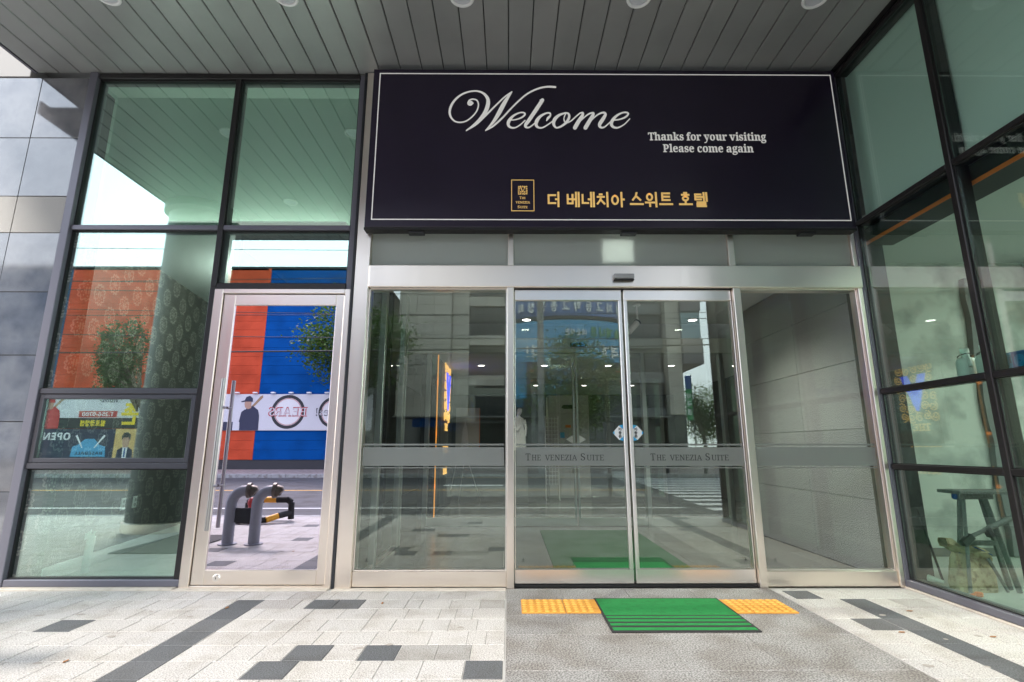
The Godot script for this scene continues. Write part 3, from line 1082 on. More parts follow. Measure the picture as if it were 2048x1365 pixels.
# ---------------------------------------------------------------- the sign
func hotel_sign():
	var o := thing("hotel_sign", "large dark navy welcome sign with white and gold lettering above the doors", "sign", Vector3())
	slab(o, "sign_box", M.sign, -1.283, 3.088, 2.998, 4.600, 0.046, 0.150, 0.004)
	var fr := B.new()
	fr.ab(-1.286, 3.091, 2.975, 2.9975, 0.050, 0.146)
	put(o, "bottom_trim", fr, M.black)
	for x in [-0.9, 1.0, 2.6]:
		slab(o, "bracket", M.dark_metal, x, x + 0.14, 2.955, 2.9745, 0.05, 0.12, 0.003)
	var z := 0.150
	var b := B.new()
	frame_into(b, -1.226, 3.052, 3.064, 4.556, 0.009, z, z + 0.0016, 0.0)
	put(o, "border_line", b, M.sign_letter)
	var wl := B.new()
	var k := 0
	for s in welcome_strokes():
		var pts := smooth(s, 7)
		for i in pts.size():
			pts[i].z *= 0.92
		wl.ribbon(pts, z, z + 0.005 + 0.0003 * k)
		# rounded ends
		for e in [pts[0], pts[pts.size() - 1]]:
			var c := []
			for i in 10:
				c.append(Vector2(e.x + e.z * 0.5 * cos(TAU * i / 10.0), e.y + e.z * 0.5 * sin(TAU * i / 10.0)))
			wl.poly(c, z, z + 0.0048 + 0.0003 * k)
		k += 1
	var c := []
	for i in 16:
		c.append(Vector2(-0.367 + 0.026 * cos(TAU * i / 16.0), 4.234 + 0.024 * sin(TAU * i / 16.0)))
	wl.poly(c, z, z + 0.0093)
	put(o, "welcome_lettering", wl, M.sign_letter)
	var t := B.new()
	words(t, [["Thanks for your visiting", 0.078]], Vector3(1.825, 3.857, z), 1.09, true, true, true, 0.004)
	put(o, "thanks_lettering", t, M.sign_letter)
	t = B.new()
	words(t, [["Please come again", 0.078]], Vector3(1.825, 3.737, z), 0.83, true, true, true, 0.004)
	put(o, "please_lettering", t, M.sign_letter)
	# the small framed emblem
	b = B.new()
	frame_into(b, 0.018, 0.224, 3.150, 3.456, 0.006, z, z + 0.0016, 0.0)
	put(o, "emblem_frame", b, M.sign_gold)
	b = B.new()
	for i in 5:
		for j in 5:
			if (i in [1, 2, 3] and j in [2, 3]) or (i == 2 and j == 1):
				continue
			spiral(b, Vector2(0.086 + 0.0175 * i, 3.318 + 0.0175 * j), 0.0085, 0.9 * i + 1.7 * j, 1.0 if (i + j) % 2 else -1.0, 0.0028, z, z + 0.0012 + 0.0001 * ((i * 5 + j) % 7), 12)
	b.ribbon([Vector3(0.101, 3.388, 0.009), Vector3(0.121, 3.332, 0.006)], z, z + 0.0022)
	b.ribbon([Vector3(0.141, 3.388, 0.004), Vector3(0.121, 3.332, 0.005)], z, z + 0.0020)
	put(o, "emblem", b, M.sign_gold)
	t = B.new()
	words(t, [["T", 0.024], ["HE", 0.019]], Vector3(0.121, 3.268, z), 0.056, true, true, true, 0.0012)
	words(t, [["VENEZIA", 0.022]], Vector3(0.121, 3.224, z), 0.128, true, true, true, 0.0012)
	words(t, [["S", 0.026], ["UITE", 0.021]], Vector3(0.121, 3.178, z), 0.092, true, true, true, 0.0012)
	put(o, "emblem_lettering", t, M.sign_gold)
	t = B.new()
	var name_ := "더베네치아스위트호텔"
	var nx := [0.345, 0.515, 0.650, 0.785, 0.912, 1.085, 1.222, 1.348, 1.525, 1.664]
	for i in 10:
		hangul(t, name_[i], nx[i], 3.200, 0.113, 0.130, 0.0172, z, 0.0, 0.003)
	put(o, "hangul_lettering", t, M.sign_gold)

func welcome_strokes() -> Array:
	var s := []
	s.append([Vector3(-0.342, 4.236, 0.0168), Vector3(-0.363, 4.230, 0.0209), Vector3(-0.382, 4.242, 0.0147), Vector3(-0.374, 4.266, 0.0126), Vector3(-0.342, 4.278, 0.0126), Vector3(-0.305, 4.266, 0.0136), Vector3(-0.289, 4.219, 0.0136), Vector3(-0.304, 4.154, 0.0125), Vector3(-0.345, 4.095, 0.0125), Vector3(-0.401, 4.048, 0.0125), Vector3(-0.463, 4.034, 0.0125), Vector3(-0.515, 4.053, 0.0145), Vector3(-0.550, 4.106, 0.0208), Vector3(-0.552, 4.176, 0.0230), Vector3(-0.520, 4.253, 0.0210), Vector3(-0.459, 4.319, 0.0179), Vector3(-0.386, 4.355, 0.0147), Vector3(-0.312, 4.365, 0.0147), Vector3(-0.249, 4.344, 0.0210), Vector3(-0.206, 4.290, 0.0315), Vector3(-0.200, 4.225, 0.0398), Vector3(-0.225, 4.142, 0.0376), Vector3(-0.277, 4.066, 0.0250), Vector3(-0.338, 4.001, 0.0166), Vector3(-0.397, 3.950, 0.0103)])
	s.append([Vector3(-0.397, 3.950, 0.0103), Vector3(-0.307, 4.013, 0.0145), Vector3(-0.215, 4.113, 0.0167), Vector3(-0.122, 4.219, 0.0147), Vector3(-0.038, 4.309, 0.0126), Vector3(0.023, 4.357, 0.0105)])
	s.append([Vector3(0.023, 4.357, 0.0105), Vector3(-0.022, 4.285, 0.0315), Vector3(-0.059, 4.214, 0.0419), Vector3(-0.095, 4.137, 0.0417), Vector3(-0.136, 4.061, 0.0312), Vector3(-0.177, 4.002, 0.0187), Vector3(-0.219, 3.951, 0.0103)])
	s.append([Vector3(-0.219, 3.951, 0.0103), Vector3(-0.151, 3.996, 0.0156), Vector3(-0.069, 4.078, 0.0167), Vector3(0.004, 4.167, 0.0146), Vector3(0.088, 4.262, 0.0147), Vector3(0.172, 4.340, 0.0147), Vector3(0.268, 4.392, 0.0158), Vector3(0.353, 4.413, 0.0169), Vector3(0.432, 4.410, 0.0190)])
	s.append([Vector3(-0.001, 4.059, 0.0083), Vector3(0.056, 4.064, 0.0104), Vector3(0.114, 4.087, 0.0146), Vector3(0.145, 4.120, 0.0167), Vector3(0.129, 4.138, 0.0125), Vector3(0.088, 4.134, 0.0125), Vector3(0.035, 4.102, 0.0208), Vector3(-0.001, 4.055, 0.0312), Vector3(-0.011, 4.014, 0.0291), Vector3(0.010, 3.985, 0.0187), Vector3(0.051, 3.980, 0.0124), Vector3(0.098, 4.009, 0.0104), Vector3(0.145, 4.056, 0.0104)])
	s.append([Vector3(0.286, 4.272, 0.0063), Vector3(0.319, 4.270, 0.0105)])
	s.append([Vector3(0.309, 4.270, 0.0357), Vector3(0.266, 4.197, 0.0377), Vector3(0.223, 4.126, 0.0376), Vector3(0.176, 4.050, 0.0354), Vector3(0.150, 4.009, 0.0312), Vector3(0.155, 3.986, 0.0187), Vector3(0.186, 3.986, 0.0124), Vector3(0.228, 4.021, 0.0104), Vector3(0.259, 4.056, 0.0094)])
	s.append([Vector3(0.346, 4.057, 0.0125), Vector3(0.358, 4.080, 0.0229), Vector3(0.380, 4.107, 0.0167), Vector3(0.375, 4.133, 0.0146), Vector3(0.338, 4.130, 0.0146), Vector3(0.286, 4.097, 0.0250), Vector3(0.254, 4.050, 0.0354), Vector3(0.248, 4.010, 0.0291), Vector3(0.269, 3.983, 0.0166), Vector3(0.310, 3.983, 0.0125), Vector3(0.368, 4.022, 0.0104), Vector3(0.415, 4.063, 0.0094)])
	s.append([Vector3(0.516, 4.134, 0.0125), Vector3(0.463, 4.112, 0.0230), Vector3(0.421, 4.069, 0.0333), Vector3(0.410, 4.022, 0.0291), Vector3(0.430, 3.984, 0.0145), Vector3(0.471, 3.991, 0.0166), Vector3(0.524, 4.034, 0.0229), Vector3(0.554, 4.087, 0.0250), Vector3(0.549, 4.128, 0.0167), Vector3(0.516, 4.136, 0.0125)])
	s.append([Vector3(0.526, 4.134, 0.0104), Vector3(0.506, 4.075, 0.0104), Vector3(0.524, 4.034, 0.0104), Vector3(0.571, 4.052, 0.0104), Vector3(0.619, 4.099, 0.0104), Vector3(0.657, 4.134, 0.0105)])
	s.append([Vector3(0.657, 4.134, 0.0105), Vector3(0.683, 4.137, 0.0167), Vector3(0.677, 4.105, 0.0313), Vector3(0.644, 4.052, 0.0375), Vector3(0.606, 3.982, 0.0395)])
	s.append([Vector3(0.628, 4.017, 0.0083), Vector3(0.681, 4.076, 0.0104), Vector3(0.735, 4.123, 0.0125), Vector3(0.777, 4.137, 0.0167), Vector3(0.776, 4.111, 0.0313), Vector3(0.743, 4.052, 0.0375), Vector3(0.704, 3.982, 0.0395)])
	s.append([Vector3(0.721, 4.017, 0.0083), Vector3(0.775, 4.076, 0.0104), Vector3(0.829, 4.123, 0.0125), Vector3(0.877, 4.140, 0.0167), Vector3(0.892, 4.117, 0.0272), Vector3(0.864, 4.065, 0.0355), Vector3(0.836, 4.018, 0.0333), Vector3(0.843, 3.988, 0.0187), Vector3(0.876, 3.988, 0.0125), Vector3(0.930, 4.036, 0.0104), Vector3(0.963, 4.071, 0.0094)])
	s.append([Vector3(0.957, 4.063, 0.0083), Vector3(1.015, 4.068, 0.0104), Vector3(1.073, 4.091, 0.0146), Vector3(1.106, 4.124, 0.0167), Vector3(1.091, 4.142, 0.0126), Vector3(1.049, 4.138, 0.0126), Vector3(0.996, 4.106, 0.0209), Vector3(0.957, 4.059, 0.0313), Vector3(0.945, 4.018, 0.0291), Vector3(0.965, 3.989, 0.0187), Vector3(1.006, 3.984, 0.0125), Vector3(1.065, 4.019, 0.0104), Vector3(1.117, 4.075, 0.0094)])
	return s

# ---------------------------------------------------------------- right glass wall and the room behind
func right_window_wall():
	var o := thing("window_wall", "black framed glass wall on the right, running out towards the street", "window wall", Vector3())
	var zs := [0.0, 1.04, 2.08, 3.12, 3.44]
	var ys := [0.065, 0.935, 1.555, 3.085, 4.655]
	slab(o, "corner_post", M.alu, 3.149, 3.24, 0.0, 4.655, -0.03, 0.035, 0.004)
	for i in [1, 2, 3, 4]:
		slab(o, "mullion", M.alu_dark, 3.160, 3.29, 0.066, 4.655, zs[i] - 0.025, zs[i] + 0.025, 0.005)
	slab(o, "sill", M.alu, 3.150, 3.29, 0.012, 0.065, 0.036, 3.48, 0.005)
	for i in 4:
		var z0: float = zs[i] + (0.036 if i == 0 else 0.0255)
		var z1: float = zs[i + 1] - 0.0255
		for j in [1, 2, 3, 4]:
			var w := 0.020 if j < 4 else 0.035
			slab(o, "transom", M.alu_dark, 3.163, 3.29, ys[j] - w, ys[j] + (w if j < 4 else 0.0), z0, z1, 0.004)
		for j in 4:
			var y0: float = ys[j] + (0.020 if j > 0 else 0.002)
			var y1: float = ys[j + 1] - (0.020 if j < 3 else 0.035)
			slab(o, "pane", M.glass_right, 3.185, 3.195, y0 + 0.007, y1 - 0.007, z0 + 0.007, z1 - 0.007)
			if true:
				slab(o, "inner_pane", M.tint if j < 3 else M.tint_clear, 3.212, 3.218, y0 + 0.007, y1 - 0.007, z0 + 0.007, z1 - 0.007)
			var b := B.new()
			for r in [[y0, y0 + 0.007, z0, z1], [y1 - 0.007, y1, z0, z1], [y0 + 0.0072, y1 - 0.0072, z0, z0 + 0.007], [y0 + 0.0072, y1 - 0.0072, z1 - 0.007, z1]]:
				b.ab(3.180, 3.225, r[0] + 0.0005, r[1] - 0.0005, r[2] + 0.0005, r[3] - 0.0005, 0.001)
			put(o, "glazing_gasket", b, M.gasket)

func right_room():
	var f := B.new()
	f.ab(3.30, 7.0, -0.1, 0.03, -2.0, 3.47)
	struct("room_floor", "pale dusty floor of the unfinished room behind the right glass", f, M.pale_floor)
	var w := B.new()
	w.ab(3.30, 7.1, 0.0, 4.7, -2.1, -1.0)
	var wl := struct("room_wall", "pale plastered wall of the unfinished room behind the right glass", w, M.plaster)
	slab(wl, "skirting", M.wall_mid, 3.44, 6.99, 0.031, 0.11, -0.998, -0.985)
	var w2 := B.new()
	w2.ab(7.0, 7.1, 0.0, 4.7, -0.999, 3.55)
	w2.ab(3.30, 6.999, 0.0, 4.7, 3.475, 3.55)
	struct("room_wall", "far side walls of the unfinished room behind the right glass", w2, M.plaster)
	var c := B.new()
	c.ab(3.30, 7.0, 3.10, 3.2, -1.0, 3.47)
	struct("room_ceiling", "ceiling of the unfinished room behind the right glass", c, M.ceil)
	var su := B.new()
	su.ab(3.300, 3.36, 3.105, 4.65, 0.0, 3.47)
	tag(put(self, "spandrel_panel", su, M.spandrel), "pale panel closing the upper panes of the right glass wall", "panel")
	var p := thing("wall_pier", "dark brown wall end behind the glass at the inner right corner", "pillar")
	slab(p, "pier", M.wall_dark, 3.26, 3.46, 0.031, 3.02, -0.95, -0.06, 0.004)
	var lb := thing("door_beam", "dark beam with an orange taped edge behind the right glass", "beam")
	slab(lb, "beam", M.wall_dark, 3.30, 3.55, 2.92, 3.07, -0.058, 3.4)
	slab(lb, "orange_tape", M.orange_tape, 3.292, 3.2995, 2.915, 2.945, -0.055, 3.4)
	var g := thing("plaster_column", "column and uneven grey strip at the far end of the unfinished room", "column")
	var gb := B.new()
	var prof := []
	for i in 14:
		var y := 0.04 + i * 0.22
		prof.append(Vector2(4.95 + rng.randf_range(-0.025, 0.025), y))
	for i in 14:
		prof.append(Vector2(5.22 + rng.randf_range(-0.03, 0.03), 0.04 + (13 - i) * 0.22))
	gb.poly(prof, -0.998, -0.93)
	put(g, "grey_strip", gb, M.wall_grey)  # uneven darker grey strip on the back wall
	slab(g, "column", M.plaster, 5.7, 6.05, 0.031, 3.099, -0.99, -0.6, 0.01)
	# added unseen panel light that brightens this room
	var l := thing("added_fill_light", "added unseen light panel that brightens the unfinished room", "ceiling light", Vector3(5.95, 3.095, 1.4))
	slab(l, "fill_panel", M.fill_glow, -1.0, 1.0, -0.03, 0.0, -0.5, 0.5, 0.004)
	var a := AreaLight3D.new()
	a.area_size = Vector2(2.0, 1.0)
	a.light_energy = R_ROOM
	a.light_color = Color(0.97, 1.0, 0.97)
	a.shadow_enabled = true
	a.set("area_range", 12.0)
	a.name = "fill_light_lamp"
	l.add_child(a)
	a.position = Vector3(0, -0.045, 0)
	a.rotation = Vector3(-PI / 2, 0, 0)

	# trestle
	var t := thing("trestle", "paint splashed grey trestle carrying a plank behind the lower right pane", "trestle")
	var leg := func(a: Vector3, b: Vector3, n: String):
		var q := B.new()
		var d := b - a
		var bs := Basis(Quaternion(Vector3.UP, d.normalized()))
		q.box((a + b) / 2, Vector3(0.034, d.length(), 0.024), 0.003, bs)
		put(t, n, q, M.splashed)
	leg.call(Vector3(3.535, 0.70, 0.22), Vector3(3.42, 0.031, 0.22), "leg")
	leg.call(Vector3(3.70, 0.70, 0.22), Vector3(3.80, 0.031, 0.22), "leg")
	leg.call(Vector3(3.535, 0.70, 0.25), Vector3(3.425, 0.031, 0.30), "leg")
	leg.call(Vector3(3.70, 0.70, 0.25), Vector3(3.795, 0.031, 0.30), "leg")
	slab(t, "top_rail", M.splashed, 3.48, 3.75, 0.695, 0.735, 0.20, 0.28, 0.006)
	slab(t, "cross_rail", M.splashed, 3.462, 3.757, 0.35, 0.385, 0.206, 0.234, 0.004)
	var cap := B.new()
	cap.tube([Vector3(3.475, 0.715, 0.24), Vector3(3.50, 0.715, 0.24)], 0.024, 12)
	put(t, "blue_cap", cap, M.blue_wall)
	var pl := slab(self, "plank", M.splashed, 3.44, 4.55, 0.737, 0.762, 0.12, 0.34, 0.004)
	tag(pl, "paint stained plank lying on the trestle", "plank")
	# telescopic pole
	var po := thing("telescopic_pole", "grey telescopic pole with a clamp head leaning across the trestle", "pole")
	var pb := B.new()
	pb.tube([Vector3(3.49, 0.415, 0.28), Vector3(4.2, 0.70, 0.29)], 0.014, 12)
	put(po, "inner_tube", pb, M.splashed)
	pb = B.new()
	pb.tube([Vector3(3.66, 0.484, 0.282), Vector3(4.35, 0.76, 0.292)], 0.019, 12)
	put(po, "outer_tube", pb, M.splashed)
	pb = B.new()
	pb.box(Vector3(3.485, 0.40, 0.28), Vector3(0.05, 0.10, 0.045), 0.006, Basis(Vector3.BACK, -0.9))
	pb.box(Vector3(3.655, 0.455, 0.285), Vector3(0.04, 0.07, 0.05), 0.006, Basis(Vector3.BACK, 0.4))
	put(po, "clamp", pb, M.dark_metal)
	# paper sack
	var sk := thing("paper_sack", "crumpled brown paper sack with a folded top on the floor behind the glass", "sack", Vector3(3.515, 0.031, 0.22))
	put(sk, "sack_body", sack(0.30, 0.27, 0.16, 5), M.paper_bag)
	var top := B.new()
	var rows := []
	for i in 7:
		var u := i / 6.0
		var ctr := Vector3(0.13 - 0.30 * u, 0.235 + 0.10 * u + 0.02 * sin(u * 9.0), 0.02 * sin(u * 6.0))
		var r := []
		for k in 9:
			var an := TAU * k / 8.0
			r.append(ctr + Vector3(0.02 * cos(an) * sin(u * 3), (0.052 - 0.018 * u) * sin(an) + 0.012 * sin(an * 3 + i), (0.07 - 0.025 * u) * cos(an)))
		rows.append(r)
	for i in 6:
		for k in 8:
			var ctr2: Vector3 = (rows[i][0] + rows[i][4]) / 2
			top.quad(rows[i][k], rows[i][k + 1], rows[i + 1][k + 1], rows[i + 1][k], rows[i][k] - ctr2)
	put(sk, "folded_top", top, M.paper_bag)
	var tp := B.new()
	tp.box(Vector3(0.07, 0.292, 0.06), Vector3(0.13, 0.004, 0.03), 0.0, Basis(Vector3.BACK, -0.45))
	put(sk, "blue_print", tp, M.blue_wall)
	var sc := B.new()
	sc.tube([Vector3(3.68, 0.045, 0.33), Vector3(3.60, 0.27, 0.30)], [0.010, 0.012], 8)
	var sco := put(self, "scraper", sc, M.splashed)
	tag(sco, "thin grey scraper leaning on the right side of the paper sack", "tool")
	var oc := thing("orange_clip", "small orange plastic clip lying on the floor inside the right glass", "clip", Vector3(3.355, 0.031, 0.40))
	var ob := B.new()
	ob.box(Vector3(0, 0.012, 0), Vector3(0.085, 0.022, 0.03), 0.008, Basis(Vector3.UP, 0.5))
	ob.box(Vector3(0.035, 0.02, 0.01), Vector3(0.05, 0.035, 0.02), 0.008, Basis(Vector3.UP, -0.6))
	put(oc, "clip_body", ob, M.orange_tape)
	var wt := B.new()
	wt.tube([Vector3(3.38, 0.06, -0.03), Vector3(3.43, 0.05, 0.06)], [0.026, 0.012], 12)
	var wo := put(self, "glue_tube", wt, M.white_plastic)
	tag(wo, "short white glue tube on the floor left of the paper sack", "tube")
	var dk := B.new()
	dk.tube([Vector3(3.475, 0.031, 0.0), Vector3(3.40, 0.62, -0.07)], 0.009, 8)
	var dko := put(self, "mop_stick", dk, M.dark_metal)
	tag(dko, "thin dark stick leaning on the wall pier behind the lower right pane", "stick")
	# canisters and box on the inner ledge
	var lg := thing("ledge_board", "dark ledge board inside the right glass at the middle transom", "ledge")
	slab(lg, "board", M.alu_dark, 3.291, 3.46, 1.556, 1.580, 0.30, 2.2, 0.003)
	var first: Node3D = null
	for k in 2:
		var cn: Node3D
		if k == 0:
			cn = thing("white_canister", "white plastic canister with a spout on the ledge, left of the pair", "canister", Vector3(3.375, 1.581, 0.665), "white canisters on the ledge")
			var cb := B.new()
			cb.lathe([Vector2(0.0, 0.0), Vector2(0.058, 0.0), Vector2(0.062, 0.008), Vector2(0.062, 0.125), Vector2(0.052, 0.148), Vector2(0.026, 0.158), Vector2(0.024, 0.19), Vector2(0.028, 0.191), Vector2(0.028, 0.222), Vector2(0.0, 0.224)], Vector3(), 28)
			put(cn, "bottle", cb, M.white_plastic)
			cb = B.new()
			cb.tube([Vector3(-0.01, 0.19, 0.02), Vector3(-0.03, 0.15, 0.055), Vector3(-0.035, 0.08, 0.072)], [0.012, 0.012, 0.014], 10)
			put(cn, "spout", cb, M.white_plastic)
			cb = B.new()
			var rg := []
			for i in 17:
				rg.append(Vector3(0.045 * cos(TAU * i / 16.0), 0.172 + 0.012 * sin(TAU * i / 16.0), 0.045 * sin(TAU * i / 16.0)))
			cb.tube(rg, 0.0035, 6, false)
			put(cn, "wire_handle", cb, M.black)
			first = cn
		else:
			cn = first.duplicate()
			cn.name = numbered("white_canister")
			add_child(cn)
			cn.position = Vector3(3.385, 1.581, 0.815)
			cn.rotation.y = 0.4
			tag(cn, "white plastic canister on the ledge, right of the pair and next to the mullion", "canister", "white canisters on the ledge")
	var bx := thing("switch_box", "blue cardboard box printed time switch on the ledge at right", "box", Vector3(3.375, 1.581, 1.10))
	slab(bx, "carton", M.box_blue, -0.06, 0.06, 0.0, 0.125, -0.075, 0.075, 0.002)
	slab(bx, "label_strip", M.sticker_blue, -0.0607, -0.0602, 0.004, 0.121, -0.074, -0.034)
	var tx := B.new()
	var side := Basis(Vector3.UP, -PI / 2) * Basis(Vector3.BACK, -PI / 2)
	words(tx, [["TIME", 0.013]], Vector3(-0.0608, 0.108, -0.052), 0.055, false, false, true, 0.0006, side)
	words(tx, [["SWITCH", 0.013]], Vector3(-0.0608, 0.108, -0.068), 0.075, false, false, true, 0.0006, side)
	put(bx, "lettering", tx, M.film_text)
	var dl := B.new()
	for rr in [0.036, 0.026, 0.014]:
		var ring := []
		for i in 24:
			ring.append(Vector3(rr * cos(TAU * i / 24.0), rr * sin(TAU * i / 24.0), 0.004))
		dl.ribbon(ring, 0.0, 0.0008, true)
	var di := put(bx, "dial_print", dl, M.sticker_blue, Vector3(-0.0602, 0.062, 0.016))
	di.rotation.y = -PI / 2

func sack(w: float, h: float, d: float, seed_: int) -> B:
	var b := B.new()
	var n := FastNoiseLite.new()
	n.seed = seed_
	n.frequency = 9.0
	var rows := []
	for i in 11:
		var v := i / 10.0
		var r := []
		for k in 33:
			var a := TAU * (k % 32) / 32.0
			var c := cos(a)
			var s := sin(a)
			var q := pow(pow(absf(c), 4.0) + pow(absf(s), 4.0), -0.25)
			var sh := 1.0 - 0.16 * v * v
			var p := Vector3(c * q * w * 0.5 * sh + 0.02 * v, v * h * (0.86 + 0.14 * (1.0 - c) * 0.5), s * q * d * 0.5 * (1.0 - 0.45 * v * v))
			var nn := n.get_noise_3d(p.x, p.y, p.z)
			r.append(p + Vector3(c, 0.2, s) * nn * 0.016)
		rows.append(r)
	for i in 10:
		for k in 32:
			b.quad(rows[i][k], rows[i][k + 1], rows[i + 1][k + 1], rows[i + 1][k], Vector3(rows[i][k].x, 0, rows[i][k].z))
	for k in 32:
		b.tri(Vector3(0.02, h * 0.94, 0), rows[10][k], rows[10][k + 1], Vector3.UP)
	return b

# ---------------------------------------------------------------- rooms behind the glass
const R_ROOM := 2.6
const R_LOBBY := 0.075
const R_VEST := 0.26

func left_room():
	var f := B.new()
	f.ab(-4.9, -2.56, -0.1, 0.02, -4.0, -0.121)
	struct("shop_floor", "pale floor of the papered room behind the left windows", f, M.pale_floor)
	var ang := atan2(0.1716, 1.0)
	var w := B.new()
	w.box(Vector3(-0.1, 1.545, -1.95), Vector3(0.2, 3.05, 3.9))
	var wl := put(self, "papered_wall", w, M.paper, Vector3(-3.775, 0, -0.07))
	wl.rotation.y = -ang * -1.0
	tag(wl, "dark damask papered wall running back behind the left windows", "", "", "structure")
	var sk := B.new()
	sk.box(Vector3(0.006, 0.075, -1.95), Vector3(0.012, 0.11, 3.9), 0.003)
	put(wl, "skirting", sk, M.white)
	for k in 2:
		var ob := B.new()
		ob.box(Vector3(0.005, 0.0, 0.0), Vector3(0.010, 0.12, 0.075), 0.004)
		var o := put(wl, "wall_socket", ob, M.white_plastic, Vector3(0.0, 0.52, -1.05 - 0.22 * k))
		for j in 2:
			var sb := B.new()
			sb.lathe([Vector2(0.0, 0.0), Vector2(0.016, 0.0), Vector2(0.018, 0.002), Vector2(0.018, -0.001)], Vector3(0.0105, -0.025 + 0.05 * j, 0), 14, Basis(Vector3.BACK, -PI / 2))
			put(o, "outlet", sb, M.grey_plastic)
	var c := B.new()
	c.ab(-4.9, -2.56, 3.06, 3.16, -4.0, -0.125)
	struct("shop_ceiling", "white ceiling of the papered room behind the left windows", c, M.ceil)
	var sp := B.new()
	sp.ab(-4.2, -1.25, 3.10, 4.65, -0.42, -0.34)
	sp.ab(-4.2, -4.07, 3.10, 4.65, -0.339, -0.125)
	sp.ab(-1.384, -1.25, 3.10, 4.65, -0.339, -0.151)
	sp.ab(-4.2, -1.25, 4.651, 4.70, -0.339, -0.125)
	struct("upper_wall", "shallow mint walls added to spread the fill light behind the upper left panes", sp, M.mint)
	var cl := thing("added_fill_strip", "added unseen fill light behind the transom that brightens the upper left panes", "added light", Vector3(-2.7, 3.165, -0.22))  # added uplight, hidden by the transom, to brighten the upper panes
	slab(cl, "glow_face", M.fill_glow, -1.15, 1.15, 0.0, 0.02, -0.08, 0.08, 0.003)
	var ca := AreaLight3D.new()
	ca.name = "fill_strip_lamp"
	ca.area_size = Vector2(2.3, 0.16)
	ca.light_energy = 0.17
	ca.light_color = Color(1.0, 1.0, 0.98)
	ca.set("area_range", 6.0)
	ca.shadow_enabled = true
	cl.add_child(ca)
	ca.position = Vector3(0, 0.03, 0)
	ca.rotation = Vector3(PI / 2, 0, 0)
	var bw := B.new()
	bw.ab(-4.9, -2.56, 0.02, 3.06, -4.1, -4.0)
	bw.ab(-2.56, -2.50, 0.02, 3.06, -4.1, -0.121)
	bw.ab(-2.499, -1.39, 0.02, 3.059, -1.6, -1.5)
	bw.ab(-2.499, -1.25, 3.06, 3.099, -1.6, -0.121)
	struct("shop_wall", "dark inner walls behind the swing door and left windows", bw, M.wall_dark)
	var tb := thing("white_tube", "upright white tube with torn paper on top, on the floor behind the lower left pane", "tube", Vector3(-3.70, 0.02, -0.42))
	var b := B.new()
	b.tube([Vector3(0, 0, 0), Vector3(0.015, 0.30, 0)], 0.032, 18)
	put(tb, "tube", b, M.white_plastic)
	b = B.new()
	for i in 5:
		b.quad(Vector3(-0.02 + 0.016 * i, 0.27 + 0.01 * (i % 2), 0.034), Vector3(-0.004 + 0.016 * i, 0.28, 0.034), Vector3(0.006 + 0.018 * i, 0.33 + 0.02 * (i % 3), 0.042), Vector3(-0.014 + 0.018 * i, 0.335, 0.04), Vector3.BACK)
	put(tb, "torn_paper", b, M.white)
	var l := thing("added_fill_light", "added light panel kept out of view that brightens the papered wall", "ceiling light", Vector3(-2.78, 3.055, -1.3))  # added lamp, set out of sight, to bring up the wallpaper
	slab(l, "fill_panel", M.fill_glow, -0.06, 0.06, -0.03, 0.0, -0.6, 0.6, 0.004)
	var a := OmniLight3D.new()
	a.name = "fill_light_lamp"
	a.light_energy = 0.65
	a.light_size = 0.15
	a.omni_range = 8.0
	a.omni_attenuation = 2.0
	a.shadow_enabled = true
	l.add_child(a)
	a.position = Vector3(0, -0.20, 0)

